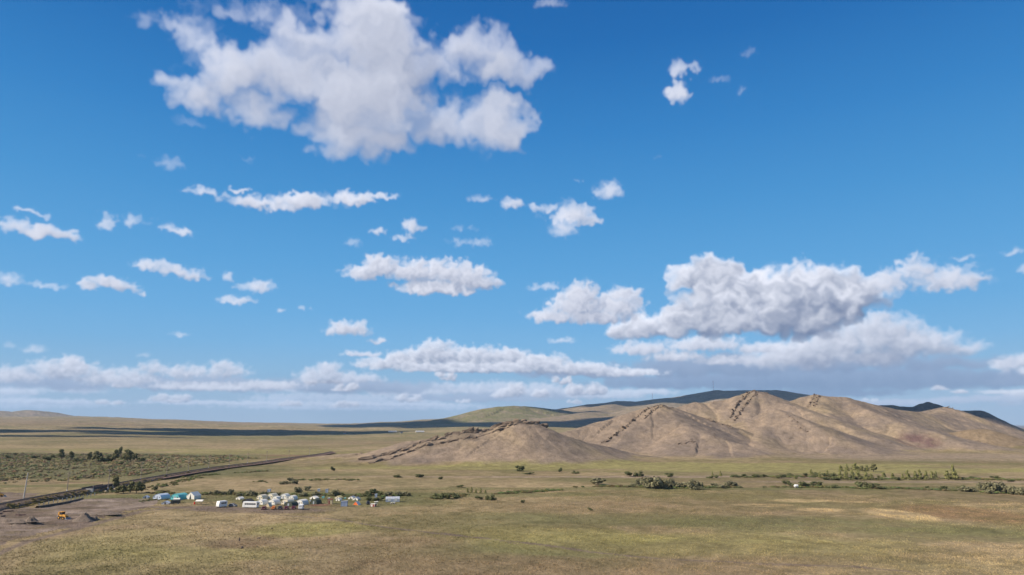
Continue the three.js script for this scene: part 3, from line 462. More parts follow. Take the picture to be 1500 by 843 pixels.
// ---------------------------------------------------------------- clouds off to the sun's side whose shadows lie on the far land
{
  const cloudMaterial = new THREE.MeshStandardMaterial({ color: 0xf4f4f4, roughness: 1 });
  const puff = new THREE.IcosahedronGeometry(1, 3);
  {
    const p = puff.attributes.position;
    for (let i = 0; i < p.count; i++) { const x = p.getX(i), y = p.getY(i), z = p.getZ(i), f = 1 + 0.22 * (noise3(x * 0.35 + 0.5, y * 0.35, z * 0.35 + 0.2) - 0.5) * 2; p.setXYZ(i, x * f, y * f, z * f); }
    puff.computeVertexNormals();
  }
  const cast = (label, alt, list) => {           // list: [x, z, half width, half depth, turn] of the shadow on the ground
    const parts = list.map(([x, z, rx, rz, turn = 0]) => { const y = groundY(x, z), k = (alt - y) / SUN.y; return puff.clone().applyMatrix4(new THREE.Matrix4().compose(new THREE.Vector3(x + SUN.x * k, alt, z + SUN.z * k), new THREE.Quaternion().setFromAxisAngle(new THREE.Vector3(0, 1, 0), turn), new THREE.Vector3(rx, Math.min(rx, rz) * 0.35, rz))); });
    const o = shadows(new THREE.Mesh(mergeGeometries(parts), cloudMaterial)); o.name = numbered('cloud'); scene.add(o);
    tag(o, label, 'cloud', null, 'structure');
  };
  cast('white cumulus cloud shading the wide plain beyond the railway', 3200, [[-1048.5, -2553.1, 330, 260, 0.1], [-879.6, -2810.6, 360, 320, 0], [-1124.2, -2299.9, 260, 130, 0], [-1224.8, -1958.5, 330, 45, 0.05], [-1466.6, -1899.8, 300, 40, 0.05], [-719.9, -3066.6, 300, 200, 0.2], [-1167.7, -3225.1, 500, 260, 0]]);
  cast('long thin white cloud shading the far plain', 3600, [[-1698.4, -2515.3, 700, 130, 0.05], [-1404.2, -3052.5, 500, 200, 0], [-1999.9, -2349.0, 400, 110, 0]]);
  cast('broad white cloud shading the plain below the far green hill', 4600, [[-1160, -6300, 480, 1600, 0.18], [-760, -5000, 330, 560, 0.14], [-336, -4250, 330, 560, 0.08], [157, -3900, 350, 600, -0.04], [430, -3900, 300, 640, -0.1], [620, -4300, 260, 500, -0.1]]);
  cast('white cloud shading the dark hilltops', 4200, [[1650, -2560, 330, 240, 0], [1820, -2330, 300, 190, 0], [1470, -2640, 230, 200, 0], [1900, -2150, 190, 150, 0]]);
  cast('broad white cloud shading the far plateau ridge', 5200, [[2350, -6500, 700, 420, 0.1], [2000, -6050, 460, 330, 0], [1150, -6800, 420, 330, 0], [700, -7100, 520, 260, 0], [1500, -6250, 330, 420, 0.3], [2900, -6200, 520, 330, 0], [350, -5550, 330, 140, 0]]);
}


// ---------------------------------------------------------------- rock ledges on the hills
{
  const kinds = [0, 1, 2, 3, 4].map((k) => {
    const g = mergeVertices(new THREE.IcosahedronGeometry(1, 1).deleteAttribute('normal').deleteAttribute('uv')), p = g.attributes.position, R = rng(100 + k);
    for (let i = 0; i < p.count; i++) { let x = p.getX(i), y = p.getY(i), z = p.getZ(i); const m = Math.max(Math.abs(x), Math.abs(y), Math.abs(z)), f = lerp(1, 1 / m, 0.7) * (0.78 + R() * 0.4); p.setXYZ(i, x * f, y * f, z * f); }
    const u = new Float32Array(p.count * 2); for (let i = 0; i < p.count; i++) { u[i * 2] = p.getX(i) / 3; u[i * 2 + 1] = (p.getZ(i) + p.getY(i)) / 3; } g.setAttribute('uv', new THREE.BufferAttribute(u, 2));
    g.computeVertexNormals(); return g;
  });
  const stones = [[0.23, 0.172, 0.128], [0.19, 0.14, 0.104], [0.275, 0.208, 0.156], [0.165, 0.125, 0.096]].map((c) => new THREE.MeshStandardMaterial({ color: new THREE.Color(...c), map: grain, bumpMap: relief, bumpScale: 0.3, roughness: 0.95, flatShading: true, side: THREE.DoubleSide }));
  const R = rng(41);
  const ledge = (hill, n, size, spread, line, high = 1) => {
    if (n > 20) {                                                 // the bedded rock itself: a broken ledge rooted in the slope
      const P = [], U = [], I = [], seed = n * 3.7 + line[0][0]; let run = 0, rowsDone = 0;
      for (let i = 1; i < line.length; i++) {
        const a = line[i - 1], b = line[i], l = Math.hypot(b[0] - a[0], b[2] - a[2]), dx = (b[0] - a[0]) / l, dz = (b[2] - a[2]) / l;
        for (let d = 0; d < l; d += 1.1, run += 1.1) {
          const wob = fbm(run / 11 + seed, 2, 3) * spread * 0.7, step = Math.round((fbm(run / 7, seed, 3) * 0.9 + 0.35) * 4) / 4, x = a[0] + dx * d - dz * wob, z = a[2] + dz * d + dx * wob, h = Math.max(-0.5, size * 0.5 * high * step + (R() - 0.5) * 0.3), w = size * (0.5 + 0.25 * fbm(run / 5, seed + 9, 2));
          for (const [o, k] of [[-1.2, -1], [-0.75, 0.75], [-0.1, 1], [0.55, 0.55], [0.7, 0.1], [1.3, -1]]) { const q = o * w, px = x - dz * q, pz = z + dx * q; P.push(px + (R() - 0.5) * 0.25, groundY(px, pz) + (k < 0 ? -0.6 : h * k), pz + (R() - 0.5) * 0.25); U.push(run / 5, (o * w) / 5); }
          if (rowsDone++) for (let k = 0; k < 5; k++) { const q = (rowsDone - 2) * 6 + k; I.push(q, q + 1, q + 6, q + 1, q + 7, q + 6); }
        }
      }
      const g = new THREE.BufferGeometry(); g.setAttribute('position', new THREE.Float32BufferAttribute(P, 3)); g.setAttribute('uv', new THREE.Float32BufferAttribute(U, 2)); g.setIndex(I); g.computeVertexNormals();
      const o = shadows(new THREE.Mesh(g, stones[n % 2])); o.name = 'rock_ledge'; HILLS[hill].mesh.add(o);
    }
    let len = 0; const seg = []; for (let i = 1; i < line.length; i++) { const l = Math.hypot(line[i][0] - line[i - 1][0], line[i][2] - line[i - 1][2]); seg.push(l); len += l; }
    for (let k = 0; k < n; k++) {
      let t = ((k + R()) / n) * len, i = 0; while (i < seg.length - 1 && t > seg[i]) t -= seg[i++];
      const q = clamp(t / seg[i]), a = line[i], b = line[i + 1], dx = (b[0] - a[0]) / seg[i], dz = (b[2] - a[2]) / seg[i], side = (R() + R() - 1) * spread * 1.3;
      const x = lerp(a[0], b[0], q) - dz * side, z = lerp(a[2], b[2], q) + dx * side, s = size * (0.2 + R() ** 3 * 0.8), y = groundY(x, z);
      const o = shadows(new THREE.Mesh(kinds[(R() * 5) | 0], stones[(R() * 4) | 0])); o.name = 'rock';
      o.position.set(x, y + s * 0.12 * high, z); o.rotation.set((R() - 0.5) * 0.5, Math.atan2(-dz, dx) + (R() - 0.5) * 0.7, 0.25 + (R() - 0.5) * 0.5); o.scale.set(s * (1 + R() * 1.5), s * (0.32 + R() * 0.36) * high, s * (0.35 + R() * 0.4));
      HILLS[hill].mesh.add(o);
    }
  };
  ledge(0, 180, 3.9, 5, [[-163.4, 1.7, -745.3], [-121.8, 13.8, -763.3], [-88.1, 25.9, -778.0], [-62.2, 31.3, -785.5], [-35.7, 34.7, -792.2], [-11.0, 41.9, -797.9], [6.3, 46.2, -801.0], [22.1, 43.9, -803.7], [39.8, 36.9, -812.0]], 1.15);
  ledge(0, 110, 2.9, 2.5, [[-148.5, 2.6, -729.0], [-118.8, 8.8, -745.6], [-89.1, 19.6, -761.8], [-60.8, 24.5, -769.6], [-20.6, 31.0, -781.7], [-3.1, 37.0, -790.0], [15.6, 40.8, -796.8]]);
  ledge(1, 120, 2.9, 3, [[259.7, 66.7, -1108.0], [234.9, 72.0, -1103.3], [215.9, 64.2, -1090.8], [200.6, 55.6, -1079.5], [177.5, 39.0, -1047.1], [154.6, 28.3, -1020.3], [128.6, 15.4, -991.7]]);
  ledge(1, 64, 2, 2.2, [[253.2, 64.4, -1099.2], [229.7, 65.2, -1090.1], [217.4, 58.7, -1078.3], [201.1, 47.1, -1056.0]]);
  ledge(1, 44, 2.3, 4, [[300.4, 51.6, -1092.4], [321.0, 43.1, -1080.3], [338.1, 35.9, -1068.8]], 1.3);
  ledge(1, 26, 2, 8, [[225.3, 5.9, -941.4], [250.6, 11.8, -952.6]], 0.8); ledge(1, 14, 2.2, 14, [[273.8, 14.3, -961.8], [287.0, 15.2, -962.1]]);
  ledge(3, 105, 3.4, 3.4, [[506.2, 112.3, -1432.2], [485.4, 99.1, -1419.3], [452.4, 76.1, -1382.9], [417.9, 47.7, -1330.9]]);
  ledge(3, 105, 3.4, 3.4, [[531.7, 100.7, -1422.9], [513.3, 110.7, -1428.6], [490.0, 91.6, -1401.8], [456.5, 66.2, -1360.5], [420.7, 42.5, -1312.2]]);
  ledge(3, 44, 2.6, 3, [[642.5, 101.2, -1434.7], [624.8, 89.2, -1413.0], [597.7, 70.4, -1370.3]]); ledge(3, 44, 2.6, 3, [[633.5, 102.6, -1436.5], [613.5, 89.2, -1412.5], [593.9, 74.7, -1382.8]]);
  ledge(2, 24, 2.2, 6, [[441.2, 59.5, -1121.3], [440.1, 44.1, -1078.7], [436.3, 32.0, -1036.9]], 0.7); ledge(2, 6, 2.6, 8, [[406.5, 23.3, -1027.5], [413.4, 23.3, -1024.7]]);
  ledge(4, 16, 3.5, 8, [[1046.7, 82.1, -1676.0], [1062.8, 77.0, -1665.9]], 0.7);
}

// ---------------------------------------------------------------- plants
function leafCloud(seed, count, leaf, blobs, tint) {            // leaf-sized faces spread through lobes [x, y, z, radius, height]
  const R = rng(seed), P = [], N = [], C = [], v = new THREE.Vector3(), a = new THREE.Vector3(), b = new THREE.Vector3();
  for (let i = 0; i < count; i++) {
    const [bx, by, bz, br, bh] = blobs[(R() * blobs.length) | 0];
    do v.set(R() * 2 - 1, R() * 2 - 1, R() * 2 - 1); while (v.length() > 1 || (v.length() < 0.5 && R() < 0.75));
    const px = bx + v.x * br, py = Math.max(0.03, by + v.y * bh), pz = bz + v.z * br;
    const n = v.clone().normalize().add(new THREE.Vector3(R() - 0.5, R() - 0.3, R() - 0.5).multiplyScalar(1.1)).normalize();
    a.set(R() - 0.5, R() - 0.5, R() - 0.5).cross(n).normalize(); b.crossVectors(n, a);
    const s = leaf * (0.6 + R() * 0.8), t = 0.75 + R() * 0.5, w = R();
    const q = [[-s, -s * 0.5], [s, -s * 0.4], [s * 0.2, s * 0.9]];
    for (const [x, y] of q) { P.push(px + a.x * x + b.x * y, py + a.y * x + b.y * y, pz + a.z * x + b.z * y); N.push(n.x, n.y, n.z); C.push((tint[0] + w * 0.03) * t, (tint[1] + w * 0.02) * t, tint[2] * t); }
  }
  const g = new THREE.BufferGeometry(); g.setAttribute('position', new THREE.Float32BufferAttribute(P, 3)); g.setAttribute('normal', new THREE.Float32BufferAttribute(N, 3)); g.setAttribute('color', new THREE.Float32BufferAttribute(C, 3));
  return g;
}
const leafMaterial = new THREE.MeshPhysicalMaterial({ vertexColors: true, roughness: 0.9, side: THREE.DoubleSide, specularIntensity: 0.25 });
const barkMaterial = new THREE.MeshStandardMaterial({ color: new THREE.Color(0.16, 0.12, 0.09), roughness: 0.95 });
const paleBark = new THREE.MeshStandardMaterial({ color: new THREE.Color(0.42, 0.38, 0.32), roughness: 0.9 });
function limbs(seed, h, r, n, spread) {
  const R = rng(seed), parts = [new THREE.CylinderGeometry(r * 0.35, r, h * 0.8, 6).translate(0, h * 0.4, 0)];
  for (let i = 0; i < n; i++) { const l = h * (0.3 + R() * 0.25), g = new THREE.CylinderGeometry(r * 0.15, r * 0.45, l, 5).translate(0, l / 2, 0); g.rotateZ(spread * (0.6 + R() * 0.6)).rotateY((i / n) * 6.28 + R()).translate(0, h * (0.2 + R() * 0.35), 0); parts.push(g); }
  return mergeGeometries(parts);
}
// kinds are one metre tall and wide; each has a few shapes
const KIND = {};
function kind(name, shapes, make) { KIND[name] = Array.from({ length: shapes }, (_, i) => make(i, rng(i * 31 + name.length * 7))); }
kind('round', 4, (i, R) => ({ crown: leafCloud(10 + i, 620, 0.075, Array.from({ length: 9 }, () => [(R() - 0.5) * 0.62, 0.2 + R() * 0.5, (R() - 0.5) * 0.62, 0.17 + R() * 0.1, 0.16 + R() * 0.12]), [0.085, 0.098, 0.048]), wood: limbs(i, 0.5, 0.03, 4, 0.8), wm: barkMaterial }));
kind('grey', 4, (i, R) => ({ crown: leafCloud(30 + i, 620, 0.075, Array.from({ length: 11 }, () => [(R() - 0.5) * 0.68, 0.18 + R() * 0.58, (R() - 0.5) * 0.68, 0.13 + R() * 0.1, 0.18 + R() * 0.14]), [0.16, 0.158, 0.098]), wood: limbs(i + 9, 0.55, 0.025, 5, 0.6), wm: barkMaterial }));
kind('tree', 4, (i, R) => ({ crown: leafCloud(50 + i, 760, 0.062, Array.from({ length: 10 }, () => { const y = 0.28 + R() * 0.6; return [(R() - 0.5) * 0.7 * (1.15 - y), y, (R() - 0.5) * 0.7 * (1.15 - y), 0.15 + R() * 0.09, 0.11 + R() * 0.08]; }), [0.11, 0.112, 0.055]), wood: limbs(i + 20, 0.8, 0.035, 6, 0.75), wm: barkMaterial }));
kind('poplar', 4, (i, R) => ({ crown: leafCloud(70 + i, 620, 0.065, Array.from({ length: 10 }, (_, k) => { const y = 0.12 + k * 0.085; return [(R() - 0.5) * 0.5 * (1.2 - y), y, (R() - 0.5) * 0.5 * (1.2 - y), 0.4 * (1.18 - y) * (0.7 + R() * 0.5), 0.09]; }), [0.165, 0.172, 0.07]), wood: limbs(i + 40, 0.92, 0.025, 6, 0.5), wm: paleBark }));
function plant(name, type, x, z, h, w, label, category, group, seed) {
  const k = KIND[type][seed % KIND[type].length], o = new THREE.Group(); o.name = numbered(name); scene.add(o);
  o.position.set(x, groundY(x, z) - 0.04, z); o.rotation.y = seed * 2.399; o.scale.set(w, h, w);
  const c = shadows(new THREE.Mesh(k.crown, leafMaterial)), t = shadows(new THREE.Mesh(k.wood, k.wm)); c.name = 'crown'; t.name = type === 'tree' || type === 'poplar' ? 'trunk' : 'stem'; o.add(c, t);
  return tag(o, label, category, group);
}
// rows: [x, z, height, width]
const rows = {
  grove: [[-573.1, -875.6, 5.6, 6.5], [-539.5, -840.9, 12.5, 12.5], [-528.1, -840.9, 10.7, 9.8], [-496.1, -824.6, 10.5, 7.9], [-477.2, -808.9, 13.7, 13.7], [-457.6, -808.9, 13.7, 12.0], [-521.5, -933.4, 13.8, 8.9], [-434.3, -793.8, 14.3, 15.1], [-443.3, -824.6, 9.6, 9.6]],
  groveBush: [[-548.2, -824.6, 5.2, 10.5], [-467.8, -808.9, 7.7, 12.0], [-418.9, -793.8, 5.0, 9.2], [-414.5, -824.6, 3.5, 6.1], [-409.6, -738.6, 3.1, 6.3], [-498.4, -808.9, 4.3, 10.3], [-595.2, -875.6, 3.7, 9.3], [-627.5, -875.6, 4.6, 6.5], [-677.1, -954.5, 4.0, 6.1]],
  bridgeWillow: [[-255.4, -455.8, 8.2, 6.3], [-237.9, -428.7, 4.1, 5.0], [-235.0, -428.7, 5.0, 5.0], [-230.9, -428.7, 6.4, 5.9], [-227.1, -428.7, 6.8, 5.9], [-226.1, -433.0, 5.0, 4.6], [-225.1, -446.4, 2.8, 4.7], [-247.4, -437.4, 2.8, 3.7]],
  hedge: [[-178.2, -420.4, 2.2, 3.1], [-175.0, -420.4, 2.7, 3.6], [-170.9, -420.4, 1.8, 3.6], [-166.9, -420.4, 3.1, 3.1], [-153.3, -412.4, 3.9, 3.9], [-150.2, -412.4, 2.6, 4.4], [-145.0, -412.4, 2.6, 5.2], [-161.8, -515.9, 2.7, 4.4], [-151.4, -492.3, 3.1, 5.7], [-158.5, -492.3, 2.1, 7.3], [-129.0, -428.7, 3.6, 5.4], [-128.9, -446.4, 2.8, 4.3], [-122.0, -412.4, 2.6, 4.4], [-114.1, -412.4, 2.6, 5.2], [-103.8, -412.4, 3.5, 5.2], [-102.0, -416.3, 2.2, 4.0], [-138.0, -416.3, 2.2, 5.3], [-158.5, -412.4, 1.7, 3.5]],
  darkBush: [[-83.2, -408.5, 3.0, 5.2], [-80.4, -412.4, 3.9, 6.1], [-75.3, -408.5, 2.6, 4.3], [-77.6, -383.2, 2.0, 4.5], [-73.5, -383.2, 2.0, 4.1], [-70.6, -383.2, 2.0, 4.5]],
  greyBush: [[-71.0, -408.5, 3.0, 5.2], [-66.6, -412.4, 2.2, 6.1], [-61.0, -412.4, 2.2, 5.2]],
  meadowBush: [[-159.4, -624.1, 4.6, 4.0], [-90.2, -556.0, 2.4, 5.9], [-73.6, -556.0, 2.4, 8.2], [-54.5, -537.2, 2.3, 4.0], [-33.6, -470.8, 1.7, 5.0], [-42.0, -397.3, 2.9, 5.9], [-36.6, -397.3, 3.4, 6.7], [-31.6, -400.9, 3.0, 5.1], [-19.1, -390.1, 2.1, 5.0], [-11.5, -386.6, 3.3, 4.9], [6.7, -629.6, 5.3, 8.7], [13.3, -598.7, 1.9, 9.5], [42.7, -613.3, 4.5, 3.9], [53.8, -598.7, 2.5, 5.1], [5.7, -373.4, 1.6, 2.4], [37.7, -342.6, 1.5, 2.2], [92.3, -565.5, 4.2, 7.2], [101.6, -565.5, 4.5, 6.3], [124.7, -558.9, 3.5, 6.5], [153.7, -548.9, 2.3, 5.8], [159.5, -548.9, 2.3, 4.1]],
  thinPoplar: [[-27.1, -433.0, 2.8, 1.8], [-24.6, -433.0, 3.2, 1.8], [-21.8, -428.7, 2.3, 1.8], [-19.0, -428.7, 2.7, 1.8], [-15.9, -424.5, 2.2, 1.8], [160.0, -563.3, 3.6, 1.8], [166.5, -563.3, 4.2, 2.4]],
  streamWillow: [[59.1, -486.7, 4.1, 9.3], [81.2, -476.0, 2.5, 4.5], [84.3, -470.8, 5.0, 4.5], [87.6, -457.3, 6.8, 8.7], [91.7, -453.5, 7.2, 8.6], [96.5, -453.5, 7.2, 7.7], [101.6, -460.7, 4.4, 4.9], [104.2, -460.7, 5.9, 3.9], [107.8, -460.7, 3.4, 5.9], [114.6, -463.2, 4.4, 6.9], [115.5, -451.1, 5.7, 7.6], [119.0, -451.1, 4.3, 5.7], [134.7, -470.8, 2.5, 4.5], [136.5, -457.3, 2.9, 5.8], [146.8, -477.6, 3.5, 7.1], [151.7, -481.3, 2.5, 4.6]],
  beltBush: [[176.1, -556.0, 2.4, 7.1], [183.7, -556.0, 2.9, 8.2], [191.2, -556.0, 2.6, 8.2], [201.3, -563.3, 2.4, 7.2], [206.7, -541.9, 4.0, 8.0], [223.9, -570.8, 2.4, 8.5], [241.0, -578.5, 2.4, 5.5], [242.7, -563.3, 4.2, 5.4], [249.2, -563.3, 3.6, 5.4], [255.1, -559.6, 4.1, 8.3], [237.6, -535.2, 2.3, 7.9], [244.9, -535.2, 2.3, 7.9], [264.0, -535.2, 2.8, 6.8], [281.5, -541.9, 3.4, 5.2], [292.4, -535.2, 2.8, 5.7], [347.9, -541.9, 2.3, 5.7], [359.1, -551.7, 1.8, 5.8], [380.7, -556.0, 1.8, 7.1], [367.8, -522.2, 1.7, 6.6]],
  beltPoplar: [[217.1, -541.9, 3.4, 2.9], [248.8, -586.4, 5.0, 4.3], [240.8, -551.7, 5.3, 2.9], [251.9, -563.3, 5.4, 3.6], [249.0, -535.2, 7.4, 4.5], [253.1, -535.2, 7.9, 5.1], [257.8, -535.2, 7.4, 5.1], [298.1, -639.0, 4.7, 5.4], [303.6, -639.0, 6.1, 4.7], [311.7, -639.0, 7.4, 8.8], [276.4, -563.3, 5.4, 6.0], [320.2, -635.2, 5.4, 6.1], [272.1, -541.9, 5.7, 5.7], [275.7, -541.9, 4.6, 5.2], [292.7, -556.0, 4.7, 5.3], [299.6, -556.0, 4.1, 4.7], [299.8, -541.9, 4.6, 4.0], [302.4, -539.2, 7.4, 5.1], [309.8, -541.9, 6.3, 4.6], [313.4, -541.9, 7.5, 4.6], [318.1, -541.9, 6.3, 5.2], [322.3, -541.9, 6.3, 4.0], [325.4, -541.9, 6.3, 3.4], [333.8, -541.9, 6.9, 5.7], [339.1, -541.9, 10.9, 6.9]],
  beltTree: [[320.0, -624.1, 7.3, 9.2], [314.8, -634.3, 5.4, 5.4]],
  bankBush: [[191.2, -494.6, 2.6, 4.7], [189.7, -481.3, 3.1, 4.6], [193.2, -471.8, 4.0, 6.0], [200.4, -476.0, 3.0, 6.0], [205.9, -476.0, 3.5, 6.5], [208.5, -462.7, 2.4, 6.4], [230.7, -468.7, 4.0, 6.0], [232.6, -462.7, 3.9, 5.9], [235.1, -460.7, 3.4, 5.9], [239.2, -455.8, 1.9, 8.7], [266.8, -455.8, 1.9, 2.9], [276.5, -455.8, 1.4, 3.4], [278.7, -455.8, 1.9, 3.9], [292.3, -460.7, 2.0, 4.4]],
  thicket: [[280.2, -437.4, 3.2, 8.3], [283.6, -437.4, 2.8, 6.5], [296.8, -448.3, 4.7, 4.7], [291.5, -434.7, 6.0, 6.0], [291.0, -428.7, 6.4, 5.9], [284.8, -422.0, 3.1, 5.4], [296.0, -428.7, 6.4, 5.9], [293.8, -420.4, 4.4, 5.3], [293.7, -416.3, 5.3, 4.4], [295.7, -414.7, 4.8, 4.4], [296.8, -412.4, 4.4, 5.2], [301.9, -412.4, 4.8, 5.2]],
};
const plantLook = {
  grove: ['tree', 'tree', 'dark leafy tree in the grove beyond the railway', 'tree', 'grove beyond the railway'],
  groveBush: ['shrub', 'round', 'low dark bush at the edge of the grove beyond the railway', 'shrub', 'bushes round the grove'],
  bridgeWillow: ['willow_shrub', 'tree', 'tall green willow shrub beside the small railway bridge', 'shrub', 'willows by the railway bridge'],
  hedge: ['shrub', 'grey', 'grey green bush in the hedge behind the tent camp', 'shrub', 'bushes behind the tents'],
  darkBush: ['shrub', 'round', 'dark green bush beside the long clear plastic shelter', 'shrub', 'dark bushes near the plastic shelter'],
  greyBush: ['shrub', 'grey', 'grey bush just behind the long clear plastic shelter', 'shrub', 'grey bushes behind the plastic shelter'],
  meadowBush: ['shrub', 'round', 'lone rounded dark bush on the open straw coloured meadow', 'shrub', 'bushes dotted over the meadow'],
  thinPoplar: ['young_poplar', 'poplar', 'small thin young poplar on the open meadow', 'tree', 'saplings on the meadow'],
  streamWillow: ['willow_shrub', 'grey', 'silvery grey willow shrub along the narrow stream', 'shrub', 'silvery willows along the stream'],
  beltBush: ['shrub', 'round', 'dark bush under the young poplar belt', 'shrub', 'bushes of the poplar belt'],
  beltPoplar: ['young_poplar', 'poplar', 'pale green young poplar in the belt below the hills', 'tree', 'poplar belt below the hills'],
  beltTree: ['tree', 'tree', 'dark round tree behind the belt of pale poplars', 'tree', 'dark trees of the poplar belt'],
  bankBush: ['shrub', 'round', 'dark green bush in the line near the small white tank', 'shrub', 'bushes along the ditch'],
  thicket: ['shrub', 'grey', 'tall bush in the dense thicket by the russet field', 'shrub', 'thicket by the russet field'],
};
{
  let s = 3;
  const own = { beltPoplar: { 24: 'tallest pale green poplar, loose crowned, at the open end of the poplar belt' }, grove: { 7: 'broadest dark leafy tree of the grove beyond the railway', 0: 'smallest dark tree of the grove beyond the railway' }, meadowBush: { 0: 'upright dark bush on the straw meadow below the tail of the rocky ledge', 5: 'bush in a clump of three touching bushes on the meadow beyond the plastic shelter', 6: 'largest bush in a clump of three touching bushes on the meadow', 12: 'small upright dark bush on the meadow below the lone rocky hill', 16: 'round dark bush with a twin beside it on the meadow', 17: 'slightly smaller round dark bush with a twin beside it on the meadow' }, bridgeWillow: { 0: 'tallest green willow, rising behind the small railway bridge' } };
  for (const [key, list] of Object.entries(rows)) { const [name, type, label, category, group] = plantLook[key]; list.forEach(([x, z, h, w], i) => { const k = key === 'grove' ? 1 : key.startsWith('belt') || key === 'thicket' ? 1.05 : 1.15; plant(name, type, x, z, h * k, w * k, own[key]?.[i] ?? label, category, group, s++); }); }
}
// low growth nobody could count: scrub beyond the railway, herbs along the hedge and the stream, grass tufts on the near field
function scatter(name, label, category, geometry, places, material = leafMaterial) {
  const o = shadows(new THREE.InstancedMesh(geometry, material, places.length)), m = new THREE.Matrix4(), q = new THREE.Quaternion(), e = new THREE.Euler(), c = new THREE.Color();
  places.forEach(([x, z, w, h, turn, col, y], i) => { o.setMatrixAt(i, m.compose(new THREE.Vector3(x, y ?? groundY(x, z) - 0.03, z), q.setFromEuler(e.set(0, turn, 0)), new THREE.Vector3(w, h, w))); if (col) o.setColorAt(i, c.setRGB(...col)); });
  o.name = numbered(name); scene.add(o); return tag(o, label, category, null, 'stuff');
}
{
  const R = rng(8), low = (s, t) => leafCloud(s, 90, 0.14, Array.from({ length: 6 }, () => [(R() - 0.5) * 0.8, 0.2 + R() * 0.4, (R() - 0.5) * 0.8, 0.24, 0.25]), t);
  const scrub = [], poly = [[-390.2, -465.7], [-343.4, -515.9], [-307.5, -578.5], [-319.7, -702.1], [-314.6, -875.6], [-389.6, -954.5], [-534.4, -999.5], [-887.7, -1049.1]];
  while (scrub.length < 7500) { const x = -1100 + R() * 1000, z = -1100 + R() * 700; if (!inside(poly, x, z) || alongLine(RAIL, x, z)[0] < 8 || fbm(x / 40, z / 40, 3) + R() * 0.8 < 0.12) continue; const s = 0.7 + R() ** 3 * 2.2; scrub.push([x, z, s * 1.6, s * 0.7, R() * 6, [0.8 + R() * 0.5, 0.8 + R() * 0.45, 0.8 + R() * 0.4]]); }
  scatter('scrub', 'low grey green scrub covering the ground beyond the railway', 'scrub', low(5, [0.205, 0.19, 0.105]), scrub);
  const herbs = [], along = (line, n, spread, size) => { for (let k = 0; k < n; k++) { const t = R() * (line.length - 1), i = Math.floor(t), f = t - i, x = lerp(line[i][0], line[i + 1][0], f) + (R() + R() - 1) * spread, z = lerp(line[i][1], line[i + 1][1], f) + (R() + R() - 1) * spread, s = size * (0.4 + R()); if (fbm(x / 20, z / 20, 2) < -0.2) continue; herbs.push([x, z, s * 1.6, s * 0.7, R() * 6, [0.75 + R() * 0.5, 0.75 + R() * 0.5, 0.8 + R() * 0.3]]); } };
  along([[-216.6, -433.0], [-183.7, -424.5], [-141.4, -420.4], [-100.0, -416.3], [-50.5, -404.7]], 700, 9, 1.6);
  along([[-51.0, -408.5], [-12.0, -416.3], [21.7, -451.1], [59.0, -470.8], [110.9, -460.7], [160.5, -476.0], [204.1, -470.8], [250.1, -455.8], [281.9, -437.4], [305.1, -412.4]], 1300, 6, 1.7);
  along([[177.2, -556.0], [234.0, -563.3], [280.9, -548.9], [355.1, -548.9], [398.0, -522.2]], 700, 7, 1.8);
  along([[-181.9, -509.8], [-160.1, -535.2], [-117.3, -528.6]], 120, 10, 1.6); along([[-257.8, -556.0], [-247.2, -594.6], [-222.6, -639.0]], 140, 8, 1.5);
  along([[-255.1, -355.1], [-256.0, -386.6], [-257.1, -424.5], [-249.9, -433.0]], 420, 5, 1.2); along([[-243.1, -314.3], [-248.9, -346.6], [-253.7, -383.2], [-259.9, -433.0]], 300, 4, 1); along([[-245.7, -433.0], [-235.1, -460.7], [-247.0, -556.0]], 260, 8, 1.4);
  along([[-200.4, -383.2], [-194.7, -390.1], [-168.5, -390.1]], 60, 6, 0.9);
  for (let k = 0; k < 900; k++) {                               // weeds on the slopes of the railway bank
    const t = 2 + R() * (RAIL.length - 4), i = Math.floor(t), f = t - i, a = RAIL[i], b = RAIL[i + 1], l = Math.hypot(b[0] - a[0], b[1] - a[1]), o = (2 + R() * 4.6) * (R() < 0.75 ? 1 : -1), x = lerp(a[0], b[0], f) + (-(b[1] - a[1]) / l) * o, z = lerp(a[1], b[1], f) + ((b[0] - a[0]) / l) * o, s = 0.5 + R() * 1, q = R();
    herbs.push([x, z, s * 1.5, s * 0.6, R() * 6, [1.4 + q * 0.8, 1.2 + q * 0.45, 1.05 + q * 0.4], Math.max(groundY(x, z), 2.2 - (Math.abs(o) - 1.9) * 0.65)]);
  }
  scatter('undergrowth', 'dark green herbs and low bushes along the ditches', 'undergrowth', low(6, [0.12, 0.13, 0.062]), herbs);
  // grass
  const blade = []; const RB = rng(4);
  for (let i = 0; i < 7; i++) { const a = RB() * 6.28, d = RB() * 0.3, x = Math.cos(a) * d, z = Math.sin(a) * d, w = 0.1, t = RB() * 6.28, lx = Math.cos(t), lz = Math.sin(t), h = 0.6 + RB() * 0.5, b = 0.28; blade.push(x - lz * w, 0, z + lx * w, x + lz * w, 0, z - lx * w, x + lx * b, h, z + lz * b); }
  const bg = new THREE.BufferGeometry(); bg.setAttribute('position', new THREE.Float32BufferAttribute(blade, 3)); bg.computeVertexNormals();
  const grassMaterial = new THREE.MeshStandardMaterial({ roughness: 0.95, side: THREE.DoubleSide });
  const tufts = [];
